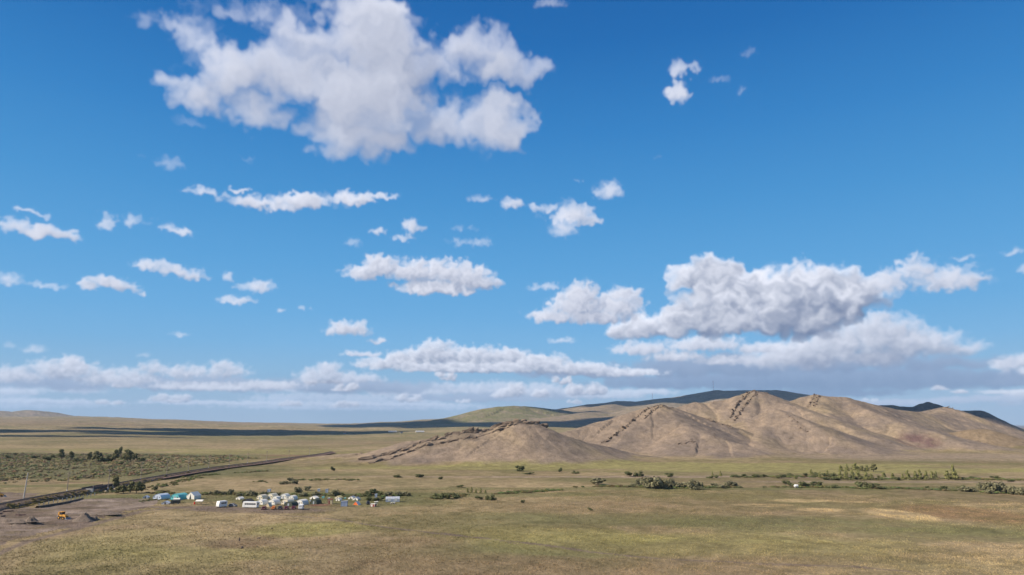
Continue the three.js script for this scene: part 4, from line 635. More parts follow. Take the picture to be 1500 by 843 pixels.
  for (let k = 0; k < 190000; k++) {
    const a = (R() - 0.5) * 1.62, D = 165 + (R() ** 1.25) * 300, x = Math.sin(a) * D, z = -Math.cos(a) * D;
    const dry = fbm(x / 9 + 3, z / 9, 3) + fbm(x / 45, z / 45, 2) * 0.6; if (dry + R() * 0.55 < 0.02 || (x < -80 && soil(x, z)) || TRACKS.some((t) => alongLine(t.p, x, z)[0] < t.w * 1.1)) continue;
    const c = groundColour(x, z, -1, 0), v = 0.85 + R() * 0.45, s = 0.28 + R() ** 2 * 0.45;
    tufts.push([x, z, s * 1.15, s * (0.55 + clamp(dry) * 0.7), R() * 6, [c[0] * v * 1.25, c[1] * v * 1.22, c[2] * v * 1.1]]);
  }
  scatter('grass', 'tufts of dry and green steppe grass on the near field', 'grass', bg, tufts, grassMaterial);
  console.log('tufts', tufts.length);
}


// ---------------------------------------------------------------- the camp
const paint = (r, g, b, rough = 0.8, extra = {}) => new THREE.MeshStandardMaterial({ color: new THREE.Color(r, g, b), roughness: rough, ...extra });
const weave = grainTexture(15, 0.8, 1);
const cloth = (r, g, b) => new THREE.MeshStandardMaterial({ color: new THREE.Color(r, g, b), roughness: 0.95, map: weave, side: THREE.DoubleSide });
const M = {
  white: cloth(0.72, 0.71, 0.68), cream: cloth(0.64, 0.59, 0.48), beige: cloth(0.55, 0.46, 0.33), paleBlue: cloth(0.5, 0.58, 0.72), teal: cloth(0.11, 0.44, 0.5), green: cloth(0.05, 0.065, 0.05), greyGreen: cloth(0.2, 0.21, 0.17), yellow: cloth(0.6, 0.48, 0.22), orange: cloth(0.75, 0.16, 0.04), maroon: cloth(0.2, 0.045, 0.04), dark: cloth(0.03, 0.03, 0.035), slate: cloth(0.28, 0.32, 0.4), clear: cloth(0.42, 0.46, 0.56), aqua: cloth(0.25, 0.55, 0.52),
  glass: paint(0.03, 0.035, 0.045, 0.12), rubber: paint(0.02, 0.02, 0.02, 0.9), chrome: paint(0.5, 0.5, 0.52, 0.35, { metalness: 0.8 }), whitePaint: paint(0.68, 0.68, 0.66, 0.4), greyPaint: paint(0.16, 0.17, 0.2, 0.4), darkPaint: paint(0.025, 0.028, 0.04, 0.35), maroonPaint: paint(0.09, 0.02, 0.03, 0.35), orangePaint: paint(0.48, 0.15, 0.03, 0.4), olivePaint: paint(0.06, 0.065, 0.045, 0.6), red: paint(0.55, 0.03, 0.02, 0.5), wood: paint(0.3, 0.2, 0.12, 0.85), steel: paint(0.22, 0.22, 0.23, 0.5), lamp: paint(0.6, 0.55, 0.45, 0.2), tail: paint(0.4, 0.02, 0.02, 0.3), machine: paint(0.55, 0.27, 0.035, 0.6), blackMetal: paint(0.03, 0.03, 0.03, 0.6), concrete: paint(0.42, 0.4, 0.37, 0.9), blueWood: paint(0.3, 0.36, 0.48, 0.8), creamWood: paint(0.62, 0.52, 0.3, 0.8), redWood: paint(0.26, 0.06, 0.05, 0.8), skin: paint(0.4, 0.24, 0.16, 0.7),
};
function thing(name, label, category, x, z, turn = 0, group) { const o = new THREE.Group(); o.name = numbered(name); o.position.set(x, groundY(x, z), z); o.rotation.y = turn; scene.add(o); return tag(o, label, category, group); }
function part(parent, name, geometry, material) { const o = shadows(new THREE.Mesh(geometry, material)); o.name = name; parent.add(o); return o; }
const box = (w, h, d, x = 0, y = 0, z = 0) => new THREE.BoxGeometry(w, h, d).translate(x, y + h / 2, z);
function prism(points, depth, z0 = -depth / 2, bevel = 0) { return new THREE.ExtrudeGeometry(new THREE.Shape(points.map(([x, y]) => new THREE.Vector2(x, y))), { depth, bevelEnabled: bevel > 0, bevelSize: bevel, bevelThickness: bevel, bevelSegments: 2, steps: 1 }).translate(0, 0, z0); }
const shell = (outer, inner, length) => prism([...outer, ...inner.slice().reverse()], length);
const tyre = (r, w) => new THREE.CylinderGeometry(r, r, w, 16).rotateZ(Math.PI / 2);
const JIT = rng(321);

// arched frame tent: canopy over two gable walls, doorway and two small windows; front faces +z
function archTent(name, label, group, x, z, w, l, h, turn, skin, gable) {
  const t = thing(name, label, 'tent', x, z, turn, group), half = w / 2, out = [[-half, 0], [-half * 0.97, h * 0.45], [-half * 0.72, h * 0.78], [-half * 0.3, h * 0.97], [0, h], [half * 0.3, h * 0.97], [half * 0.72, h * 0.78], [half * 0.97, h * 0.45], [half, 0]], inn = out.map(([a, b]) => [a * 0.975, b * 0.975]);
  part(t, 'canopy', shell(out, inn, l), skin);
  for (const s of [1, -1]) part(t, 'gable_wall', prism(inn, 0.05, s * (l / 2 - 0.18) - 0.025), gable);
  part(t, 'doorway', prism([[-w * 0.09, 0.02], [-w * 0.09, h * 0.55], [0, h * 0.62], [w * 0.09, h * 0.55], [w * 0.09, 0.02]], 0.06, l / 2 - 0.16), M.slate);
  for (const s of [-1, 1]) part(t, 'window', box(w * 0.12, h * 0.16, 0.06, s * w * 0.29, h * 0.36, l / 2 - 0.13), M.dark);
  part(t, 'ground_skirt', shell([[-half - 0.08, 0.02], [-half - 0.02, 0.22], [half + 0.02, 0.22], [half + 0.08, 0.02]], [[-half, 0.02], [-half, 0.18], [half, 0.18], [half, 0.02]], l + 0.1), gable);
  return t;
}
// wall tent with a pitched roof that overhangs its walls
function wallTent(name, label, group, x, z, w, l, h, turn, roof, wall, door = M.dark) {
  const t = thing(name, label, 'tent', x, z, turn, group), e = h * 0.5, o = w / 2 + 0.18;
  part(t, 'roof', shell([[-o, e - 0.12], [0, h], [o, e - 0.12]], [[-o, e - 0.2], [0, h - 0.09], [o, e - 0.2]], l + 0.3), roof);
  for (const s of [1, -1]) part(t, 'gable_wall', prism([[-w / 2, 0], [-w / 2, e - 0.1], [0, h - 0.16], [w / 2, e - 0.1], [w / 2, 0]], 0.05, s * l / 2 - 0.025), wall);
  for (const s of [1, -1]) part(t, 'side_wall', box(0.05, e - 0.08, l - 0.06, s * (w / 2 - 0.03), 0, 0), wall);
  part(t, 'doorway', prism([[-w * 0.14, 0.02], [0, h * 0.72], [w * 0.14, 0.02]], 0.05, l / 2 + 0.03), door);
  return t;
}
function ridgeTent(name, label, group, x, z, w, l, h, turn, skin, door) {
  const t = thing(name, label, 'tent', x, z, turn, group);
  part(t, 'canopy', shell([[-w / 2, 0], [-w * 0.2, h * 0.7], [0, h], [w * 0.2, h * 0.7], [w / 2, 0]], [[-w / 2 + 0.08, 0], [-w * 0.19, h * 0.68], [0, h - 0.07], [w * 0.19, h * 0.68], [w / 2 - 0.08, 0]], l), skin);
  for (const s of [1, -1]) part(t, 'end_wall', prism([[-w / 2 + 0.1, 0], [-w * 0.19, h * 0.67], [0, h - 0.09], [w * 0.19, h * 0.67], [w / 2 - 0.1, 0]], 0.04, s * (l / 2 - 0.12) - 0.02), s > 0 ? door : skin);
  part(t, 'ridge_pole', new THREE.CylinderGeometry(0.03, 0.03, l + 0.2, 6).rotateX(Math.PI / 2).translate(0, h + 0.01, 0), M.wood);
  return t;
}
archTent('arched_tent', 'large pale blue arched tent beside the teal tent', 'large service tents', -195.3, -395.8, 5.6, 7, 2.9, -0.26, M.paleBlue, M.paleBlue);
archTent('arched_tent', 'large teal arched tent between the pale blue and white tents', 'large service tents', -184.4, -393.7, 6, 7.4, 3.2, -0.26, M.teal, M.teal);
wallTent('wall_tent', 'tall white wall tent with a steep pitched roof beside the teal tent', 'large service tents', -177.1, -395.1, 5.2, 5.2, 3.9, -0.3, M.white, M.white);
const whites = 'white and cream tents of the camp rows';
const tentRow = [
  [4.2, 4.6, 2.6, 'archTent', M.cream, M.cream, 'low cream tent in the back row, straight behind the white bus'],
  [4.4, 4.8, 3, 'archTent', M.cream, M.cream, 'large cream tent in the back row with a small white tent against its side'],
  [3.8, 3.4, 1.8, 'archTent', M.white, M.white, 'small low white tent leaning against the large cream tent'],
  [4.2, 4.2, 2.7, 'archTent', M.white, M.white, 'white back row tent with two dark windows, between two cream tents'],
  [4.2, 4.2, 2.2, 'archTent', M.white, M.white, 'low white tent at the end of the back row'],
  [4.2, 4.4, 2.5, 'archTent', M.white, M.white, 'white dome shaped tent beside the rear of the white bus'],
  [4.6, 5, 2.6, 'archTent', M.white, M.white, 'white arched tent behind the tiny pointed tent'],
  [4.8, 5, 2.8, 'archTent', M.cream, M.cream, 'cream tent partly hidden by the dark green tent'],
  [4.6, 5, 2.6, 'archTent', M.white, M.white, 'white arched tent behind the white minivan'],
  [5.4, 4.4, 2.2, 'archTent', M.green, M.green, 'dark green tent pitched in front of the cream tent'],
  [4.2, 4, 2.6, 'archTent', M.green, M.green, 'dark green tent standing alone beside the strip of red soil'],
  [4, 3, 1.5, 'wallTent', M.white, M.white, 'wide low white tent at the hedge, beyond the lone dark green tent'],
  [3.4, 3, 1.7, 'wallTent', M.yellow, M.cream, 'small yellow tent at the hedge'],
  [2.4, 2.2, 1.6, 'wallTent', M.white, M.white, 'tiny white tent just in front of the yellow tent'],
  [3.4, 3, 1.6, 'wallTent', M.slate, M.white, 'small grey roofed tent at the hedge'],
  [3.2, 3, 1.8, 'wallTent', M.slate, M.white, 'small white tent with a dark slate roof near the hedge'],
  [3, 3, 1.5, 'wallTent', M.white, M.white, 'small white tent with dark openings alone on the grass behind the bus'],
  [3, 2.6, 1.9, 'ridgeTent', M.cream, M.beige, 'tiny pointed cream tent behind the parked cars'],
  [3.4, 3, 1.7, 'ridgeTent', M.white, M.orange, 'white ridge tent with an orange door end'],
  [4.4, 4, 2, 'wallTent', M.dark, M.dark, 'black roofed tent hidden behind the white bus'],
];
const tentKinds = { archTent: ['frame_tent', archTent], wallTent: ['wall_tent', wallTent], ridgeTent: ['ridge_tent', ridgeTent] };
const tentAt = [[-138.5, -393.7], [-134.1, -397.3], [-130.3, -392.9], [-127.0, -397.3], [-121.7, -393.7], [-128.9, -367.1], [-122.5, -365.8], [-115.2, -365.2], [-108.0, -365.8], [-111.1, -358.0], [-101.2, -367.1], [-110.6, -397.3], [-96.9, -397.3], [-93.4, -383.2], [-89.4, -397.3], [-84.6, -386.6], [-150.8, -393.7], [-121.4, -355.1], [-79.8, -365.8], [-139.8, -376.6]];
tentRow.forEach(([w, l, h, k, a, b, label], i) => { const [name, make] = tentKinds[k]; make(name, label, whites, tentAt[i][0], tentAt[i][1], w, l, h, -0.34 + (JIT() - 0.5) * 0.22, a, b); });
// low shelters and covers
wallTent('tarpaulin_shelter', 'low pale blue tarpaulin shelter at the edge of the bare soil', 'low tarpaulin shelters', -205.6, -399.1, 2.8, 2.4, 1.5, 0.1, M.paleBlue, M.clear);
wallTent('tarpaulin_shelter', 'low pale blue tarpaulin shelter beside the dark off-road car', 'low tarpaulin shelters', -177.0, -364.0, 3.8, 2.4, 1.6, 0.05, M.paleBlue, M.clear);
{
  const t = thing('plastic_shelter', 'long clear plastic tunnel shelter on a frame, standing by the dark bushes', 'shelter', -63.8, -379.9, 0.15), w = 3, l = 7.4, h = 2.6, half = w / 2;
  const out = [[-half, 0], [-half, h * 0.55], [-half * 0.6, h * 0.9], [0, h], [half * 0.6, h * 0.9], [half, h * 0.55], [half, 0]], inn = out.map(([a, b]) => [a * 0.98, b * 0.985]);
  part(t, 'cover', shell(out, inn, l).rotateY(Math.PI / 2), M.clear);
  for (const s of [1, -1]) part(t, 'end_wall', prism(inn, 0.04, s * (l / 2 - 0.1) - 0.02).rotateY(Math.PI / 2), M.clear);
  for (let i = 0; i < 6; i++) part(t, 'hoop', shell(out.map(([a, b]) => [a * 1.02, b * 1.01]), out, 0.1).rotateY(Math.PI / 2).translate(-l / 2 + 0.4 + (i * (l - 0.8)) / 5, 0, 0), M.whitePaint);
  for (const s of [-1, 1]) part(t, 'side_panel', box(1.5, 1.3, 0.05, s * 1.7, 0.5, half + 0.02), M.white);
}
{
  const t = thing('awning_table', 'white canvas awning on poles over a table, beside the red barrel', 'awning', -160.1, -364.0, 0.1);
  part(t, 'canopy', prism([[-1.8, 0], [-1.6, 0.12], [1.7, 0.12], [1.8, 0]], 2.2).rotateX(0.3).translate(0, 1.9, 0), M.white);
  for (const [a, b] of [[-1.6, 0.9], [1.6, 0.9], [-1.6, -0.9], [1.6, -0.9]]) part(t, 'pole', new THREE.CylinderGeometry(0.05, 0.05, 1.9 - b * 0.28, 6).translate(a, (1.9 - b * 0.28) / 2, b), M.wood);
  part(t, 'table_top', box(2.4, 0.06, 0.9, 0, 0.72, 0.1), M.wood); for (const s of [-1, 1]) part(t, 'trestle', box(0.08, 0.72, 0.7, s * 1, 0, 0.1), M.wood);
}
{ const t = thing('barrel', 'red metal barrel standing beside the awning', 'barrel', -162.4, -364.0); part(t, 'drum', new THREE.LatheGeometry([[0, 0], [0.4, 0], [0.42, 0.05], [0.4, 0.1], [0.4, 0.42], [0.43, 0.46], [0.4, 0.5], [0.4, 0.84], [0.43, 0.88], [0.4, 0.92], [0.4, 1.2], [0.36, 1.18], [0, 1.18]].map(([a, b]) => new THREE.Vector2(a, b)), 18), M.red); part(t, 'bung', new THREE.CylinderGeometry(0.04, 0.04, 0.04, 8).translate(0.2, 1.2, 0), M.steel); }
function cabin(name, label, x, z, w, d, h, turn, wall, roof, trim, group) {
  const t = thing(name, label, 'cabin', x, z, turn, group);
  part(t, 'wall', box(w, h, d), wall);
  part(t, 'roof', prism([[-w / 2 - 0.12, h], [-w / 2 - 0.12, h + 0.1], [w / 2 + 0.12, h + 0.3], [w / 2 + 0.12, h]], d + 0.24), roof);
  const dr = part(t, 'door', box(w * 0.3, h * 0.76, 0.05, -w * 0.15, 0.05, d / 2 + 0.02), trim); part(dr, 'handle', box(0.04, 0.12, 0.05, -w * 0.04, h * 0.38, d / 2 + 0.07), M.steel);
  part(t, 'corner_post', box(0.1, h, 0.1, w / 2 - 0.02, 0, d / 2), trim); part(t, 'corner_post', box(0.1, h, 0.1, -w / 2 + 0.02, 0, d / 2), trim);
  return t;
}
cabin('cabin', 'pale blue grey wooden cabin at the edge of the camp, casting a clear shadow', -84.4, -358.0, 3, 2.6, 2.3, 0.1, M.blueWood, M.slate, M.blueWood);
cabin('kiosk', 'yellow kiosk with a dark red side beside the lone green tent', -93.9, -367.1, 2.4, 2, 2.1, 0.1, M.creamWood, M.redWood, M.redWood);
cabin('kiosk', 'small yellow kiosk beside the maroon and white kiosk', -69.9, -365.8, 1.8, 1.6, 1.5, 0.2, M.creamWood, M.white, M.creamWood);
cabin('kiosk', 'small maroon and white kiosk in front of a yellow kiosk', -69.8, -358.0, 2.4, 1.6, 1.2, -0.3, M.redWood, M.white, M.whitePaint);
const wcs = 'narrow outhouses in the hedge';
cabin('outhouse', 'narrow light blue outhouse half in the dark bushes', -76.8, -400.9, 1.2, 1.2, 1.9, 0, M.blueWood, M.paleBlue, M.slate, wcs);
cabin('outhouse', 'narrow blue outhouse on the meadow beyond the hedge, taller of two', -113.8, -435.6, 1.5, 1.3, 2, 0, M.blueWood, M.slate, M.slate, wcs);
cabin('outhouse', 'smaller blue outhouse on the meadow beyond the hedge', -120.5, -441.9, 1.4, 1.2, 1.4, 0, M.blueWood, M.paleBlue, M.slate, wcs);
cabin('outhouse', 'blue outhouse above the hedge behind the large cream tent', -149.3, -435.6, 1.7, 1.4, 1.9, 0, M.blueWood, M.paleBlue, M.slate, wcs);
cabin('tool_box', 'small aqua tool box on the grass by the hedge', -106.6, -400.9, 1.2, 0.9, 0.9, 0, M.aqua, M.aqua, M.teal);
cabin('tool_box', 'tiny aqua tool box between the yellow and grey roofed tents', -93.4, -397.3, 0.9, 0.7, 0.5, 0, M.aqua, M.aqua, M.teal);
cabin('tool_box', 'small white box lying on the grass beyond the yellow kiosk', -102.0, -395.5, 1.1, 0.9, 0.6, 0.3, M.whitePaint, M.white, M.whitePaint);
cabin('tool_box', 'tiny white box on the grass between the lone green tent and the camp rows', -108.8, -383.2, 0.6, 0.6, 0.7, 0, M.whitePaint, M.white, M.whitePaint);
cabin('tool_box', 'white box against the foot of the plastic shelter', -61.7, -372.1, 1, 0.7, 0.6, 0.1, M.whitePaint, M.white, M.orangePaint); cabin('tool_box', 'orange and white box next to the plastic shelter', -63.0, -371.5, 0.8, 0.7, 0.5, 0.1, M.orangePaint, M.white, M.whitePaint);

// vehicles: nose towards +z
function wheels(t, xs, zs, r, w) { for (const z of zs) for (const s of [-1, 1]) { const k = part(t, 'wheel', tyre(r, w).translate(s * xs, r, z), M.rubber); part(k, 'rim', tyre(r * 0.55, w + 0.03).translate(s * xs, r, z), M.chrome); } }
function car(label, x, z, turn, body, tall = 1) {
  const t = thing('parked_car', label, 'car', x, z, turn, 'cars parked in front of the tents'), H = 1.45 * tall;
  part(t, 'body', prism([[-2.05, 0.3], [-2.1, 0.75], [-1.95, 0.88], [-0.7, 0.93], [0.9, 0.93], [2, 0.8], [2.1, 0.55], [2.05, 0.3]], 1.56, -0.78, 0.06).rotateY(-Math.PI / 2), body);
  const cab = part(t, 'cabin', prism([[-1.75, 0.9], [-1.25, H - 0.06], [0.2, H], [1.05, 0.9]], 1.36, -0.68, 0.05).rotateY(-Math.PI / 2), body);
  part(cab, 'rear_window', box(1.2, 0.42, 0.03).rotateX(-0.75).translate(0, 0.98, -1.66), M.glass); part(cab, 'windscreen', box(1.22, 0.5, 0.03).rotateX(0.95).translate(0, 0.98, 0.86), M.glass);
  for (const s of [-1, 1]) part(cab, 'side_window', prism([[-1.4, 0.98], [-1.08, H - 0.14], [0.12, H - 0.1], [0.72, 0.98]], 0.02, -0.01).rotateY(-Math.PI / 2).translate(s * 0.745, 0, 0), M.glass);
  for (const s of [-1, 1]) { part(t, 'tail_lamp', box(0.28, 0.14, 0.05, s * 0.6, 0.62, -2.17), M.tail); part(t, 'headlight', box(0.32, 0.14, 0.05, s * 0.58, 0.6, 2.16), M.lamp); }
  part(t, 'bumper', box(1.6, 0.16, 0.12, 0, 0.32, -2.2), M.blackMetal); wheels(t, 0.74, [-1.3, 1.3], 0.31, 0.2);
  return t;
}
car('dark maroon car parked apart, in front of the tiny pointed tent', -118.8, -341.2, 0.1, M.maroonPaint);
car('orange car parked in front of the white tent rows', -114.6, -342.3, 0.15, M.orangePaint);
car('dark blue car parked between the orange car and a maroon car', -111.7, -342.8, 0.1, M.darkPaint);
car('maroon car parked between the dark blue car and another maroon car', -108.6, -342.8, 0.12, M.maroonPaint);
car('maroon car parked beside the white minivan', -105.3, -343.4, 0.1, M.maroonPaint);
car('small grey car parked beside the boxy white camper', -140.4, -358.0, 1.2, M.greyPaint);
car('black car parked near the small kiosks', -74.5, -368.3, 0.3, M.darkPaint);
function boxVan(name, label, category, x, z, turn, L, W, H, body, panes, low = 0.35) {
  const t = thing(name, label, category, x, z, turn);
  const b = part(t, 'body', prism([[-L / 2, low], [-L / 2, H - 0.15], [-L / 2 + 0.2, H], [L / 2 - 0.35, H], [L / 2 - 0.05, H * 0.62], [L / 2, H * 0.45], [L / 2, low]], W - 0.16, -(W - 0.16) / 2, 0.08).rotateY(-Math.PI / 2), body);
  for (const s of [-1, 1]) for (let i = 0; i < panes; i++) part(t, 'side_window', box(0.03, H * 0.24, (L - 1.6) / panes - 0.14, s * (W / 2 + 0.015), H * 0.56, -L / 2 + 0.5 + ((L - 1.6) / panes) * (i + 0.5)), M.glass);
  part(t, 'windscreen', box(W - 0.5, H * 0.34, 0.03).rotateX(-0.27).translate(0, H * 0.58, L / 2 + 0.02), M.glass); part(t, 'rear_window', box(W - 0.7, H * 0.26, 0.03, 0, H * 0.56, -L / 2 - 0.09), M.glass);
  const door = part(t, 'door', box(0.03, H * 0.62, 0.8, W / 2 + 0.012, low + 0.08, L / 2 - 0.75), body); part(door, 'handle', box(0.03, 0.05, 0.16, W / 2 + 0.04, H * 0.42, L / 2 - 1), M.steel);
  for (const s of [-1, 1]) { part(t, 'headlight', new THREE.CylinderGeometry(0.12, 0.12, 0.06, 12).rotateX(Math.PI / 2).translate(s * (W / 2 - 0.35), H * 0.3, L / 2 + 0.1), M.lamp); part(t, 'tail_lamp', box(0.12, 0.26, 0.05, s * (W / 2 - 0.18), H * 0.3, -L / 2 - 0.1), M.tail); }
  part(t, 'bumper', box(W - 0.1, 0.2, 0.14, 0, low - 0.02, L / 2 + 0.12), M.steel);
  wheels(t, W / 2 - 0.16, [-L * 0.28, L * 0.3], H * 0.17, 0.26);
  return t;
}
boxVan('bus', 'white bus with a row of windows parked side on before the tents', 'bus', -128.3, -349.4, -1.72, 7.4, 2.4, 2.95, M.whitePaint, 6, 0.5);
boxVan('camper', 'boxy white camper with dark side, parked alone on the bare track', 'camper', -144.9, -355.1, -0.55, 4.6, 2.4, 3, M.whitePaint, 3, 0.5);
boxVan('minivan', 'white minivan parked at the end of the row of cars', 'van', -101.5, -342.8, 0.12, 4.4, 1.9, 2.1, M.whitePaint, 3, 0.4);
boxVan('off_road_car', 'dark olive off-road car with pale wheels beside the low blue shelter', 'car', -171.7, -362.8, -1.3, 4.4, 1.8, 2, M.olivePaint, 2, 0.5);
{
  const t = thing('covered_trailer', 'pale covered trailer standing behind the dark off-road car', 'trailer', -175.8, -372.7, -1.35);
  part(t, 'bed', box(1.9, 0.6, 3.2, 0, 0.5, 0), M.blueWood); part(t, 'cover', prism([[-0.98, 1.1], [-0.9, 1.9], [0, 2.3], [0.9, 1.9], [0.98, 1.1]], 3.2), M.white); part(t, 'stripe', prism([[-0.9, 1.5], [-0.86, 1.8], [0.86, 1.8], [0.9, 1.5]], 3.24), M.maroon); part(t, 'drawbar', box(0.1, 0.1, 1.4, 0, 0.5, 2.2), M.steel); wheels(t, 0.9, [0], 0.36, 0.2);
}
{ const t = thing('water_tank', 'small white tank on a stand among the bushes of the ditch', 'tank', 187.0, -465.7); part(t, 'tank', new THREE.CapsuleGeometry(0.95, 1.2, 6, 14).rotateZ(Math.PI / 2).translate(0, 1.35, 0), M.whitePaint); for (const s of [-1, 1]) part(t, 'cradle', box(0.2, 0.6, 1.3, s * 0.8, 0, 0), M.steel); part(t, 'hatch', new THREE.CylinderGeometry(0.25, 0.25, 0.2, 12).translate(0, 2.35, 0), M.steel); }
// old standing stones on the near field
{
  const s = (label, x, z, h, w, lean) => { const R = rng((h * 100) | 0), g = mergeVertices(new THREE.IcosahedronGeometry(1, 2).deleteAttribute('normal').deleteAttribute('uv')), p = g.attributes.position; for (let i = 0; i < p.count; i++) { const y = p.getY(i), k = (1 - 0.35 * (y * 0.5 + 0.5)) * (0.85 + R() * 0.25); p.setXYZ(i, p.getX(i) * k * w, (y * 0.5 + 0.42) * h, p.getZ(i) * k * w * 0.6); } g.computeVertexNormals(); g.rotateZ(lean); const o = shadows(new THREE.Mesh(g, paint(0.075, 0.06, 0.055, 0.95, { flatShading: true }))); o.name = numbered('standing_stone'); o.position.set(x, groundY(x, z), z); scene.add(o); tag(o, label, 'stone', 'stones on the near field'); };
  s('dark upright pointed standing stone on the bare patch of grass', -96.0, -253.0, 1.45, 0.32, -0.06); s('low pale and dark boulder lying on the bare patch near the standing stone', -88.7, -236.9, 0.9, 0.55, 0.3); s('dark flat boulder on the grass rise beyond the standing stone', -91.3, -258.9, 0.4, 0.8, 0.1); s('small dark boulder poking out of the yellow grass', -94.5, -282.0, 0.6, 0.4, 0.1);
}


// ---------------------------------------------------------------- railway, poles, posts, machines, masts
function sweep(line, profile, closed = false) {      // profile: [offset across, height]; follows the ground
  const P = [], I = [], U = []; let run = 0;
  const pts = []; for (let i = 1; i < line.length; i++) { const l = Math.hypot(line[i][0] - line[i - 1][0], line[i][1] - line[i - 1][1]), n = Math.max(2, Math.ceil(l / 6)); for (let k = 0; k < n; k++) pts.push([lerp(line[i - 1][0], line[i][0], k / n), lerp(line[i - 1][1], line[i][1], k / n)]); } pts.push(line[line.length - 1]);
  const m = profile.length;
  pts.forEach(([x, z], i) => {
    const a = pts[Math.max(0, i - 1)], b = pts[Math.min(pts.length - 1, i + 1)], l = Math.hypot(b[0] - a[0], b[1] - a[1]), nx = -(b[1] - a[1]) / l, nz = (b[0] - a[0]) / l; if (i) run += Math.hypot(x - pts[i - 1][0], z - pts[i - 1][1]);
    const gy = groundY(x, z);
    profile.forEach(([o, y], k) => { P.push(x + nx * o, y + Math.max(0, gy - 0.8), z + nz * o); U.push(o / 6, run / 6); });
    if (i) for (let k = 0; k < m - 1; k++) { const q = (i - 1) * m + k; I.push(q, q + 1, q + m, q + 1, q + m + 1, q + m); }
  });
  const g = new THREE.BufferGeometry(); g.setAttribute('position', new THREE.Float32BufferAttribute(P, 3)); g.setAttribute('uv', new THREE.Float32BufferAttribute(U, 2)); g.setIndex(I); g.computeVertexNormals(); return g;
}
const curve = (() => { const c = new THREE.CatmullRomCurve3(RAIL.map(([x, z]) => new THREE.Vector3(x, 0, z))); return c.getSpacedPoints(140).map((p) => [p.x, p.z]); })();
const soilMat = (r, g, b) => new THREE.MeshStandardMaterial({ color: new THREE.Color(r, g, b), map: grain, bumpMap: relief, bumpScale: 0.3, roughness: 1, side: THREE.DoubleSide });
{
  const bank = thing('railway_bank', 'long railway embankment with dark ballast and two rails crossing the plain', 'railway', 0, 0); bank.position.y = 0; bank.userData.kind = 'structure'; 
  part(bank, 'slope', sweep(curve, [[-6.4, -1], [-4.2, 0.8], [-1.9, 2.2], [1.9, 2.2], [4.2, 0.8], [6.4, -1]].map(([a, b]) => [a, b])), soilMat(0.215, 0.15, 0.105));
  part(bank, 'ballast', sweep(curve, [[-1.75, 2.1], [-1.3, 2.5], [1.3, 2.5], [1.75, 2.1]]), soilMat(0.15, 0.105, 0.082));
  for (const s of [-0.76, 0.76]) part(bank, 'rail', sweep(curve, [[s - 0.05, 2.5], [s - 0.05, 2.8], [s + 0.05, 2.8], [s + 0.05, 2.5]]), paint(0.09, 0.065, 0.055, 0.6));
  const ties = []; for (let i = 8; i < 80; i++) { const [ax, az] = curve[i], [bx, bz] = curve[i + 1], l = Math.hypot(bx - ax, bz - az); for (let d = 0; d < l; d += 0.9) { const t = d / l; ties.push(box(0.28, 0.16, 2.6).rotateY(Math.atan2(-(bz - az), bx - ax)).translate(lerp(ax, bx, t), 2.5, lerp(az, bz, t))); } }
  part(bank, 'sleepers', mergeGeometries(ties), paint(0.1, 0.085, 0.075, 0.95)).userData.kind = 'stuff';
  // reddish service road on the far side
  const road = part(bank, 'service_road', sweep(curve.slice(52), [[-6.6, 0.9], [-6.2, 1.3], [-3.2, 1.45], [-2.9, 1.9]].map(([a, b]) => [-a, b])), soilMat(0.27, 0.165, 0.125));
}
// small bridge
{
  const a = [-256.9, -428.0], b = [-260.1, -455.1], l = Math.hypot(b[0] - a[0], b[1] - a[1]), t = thing('railway_bridge', 'small dark girder bridge carrying the railway over a ditch, pale abutment stones beside it', 'bridge', (a[0] + b[0]) / 2, (a[1] + b[1]) / 2, Math.atan2(-(b[1] - a[1]), b[0] - a[0])); t.position.y = 0;
  const dark = paint(0.045, 0.04, 0.045, 0.7), rust = paint(0.2, 0.07, 0.05, 0.8);
  for (const s of [-1, 1]) { const g = part(t, 'girder', box(l, 1.5, 0.25, 0, 1.75, s * 2.9), dark); for (let i = 0; i < 7; i++) part(g, 'stiffener', box(0.12, 1.4, 0.12, -l / 2 + 0.6 + (i * (l - 1.2)) / 6, 1.8, s * 3.08), dark); part(t, 'railing', box(l, 0.06, 0.06, 0, 4.1, s * 3), rust); for (let i = 0; i < 8; i++) part(t, 'railing_post', box(0.06, 1, 0.06, -l / 2 + 0.3 + (i * (l - 0.6)) / 7, 3.2, s * 3), rust); }
  for (const s of [-1, 1]) part(t, 'abutment', box(1.4, 3, 7.4, s * (l / 2), -0.4, 0), M.concrete);
  part(t, 'marker_board', box(0.9, 1, 0.06, -l / 2, 3, 3.2), rust); part(t, 'marker_post', box(0.4, 1.6, 0.3, -l / 2 + 0.7, 2.6, 3.1), M.concrete);
  const R = rng(6); for (let i = 0; i < 9; i++) { const g = new THREE.DodecahedronGeometry(0.5 + R() * 0.7, 0).translate(-l / 2 + 6 + R() * (l - 6), 0.3, 6 + R() * 3.5); part(t, 'stone', g, paint(0.45, 0.36, 0.25, 0.95, { flatShading: true })); }
}
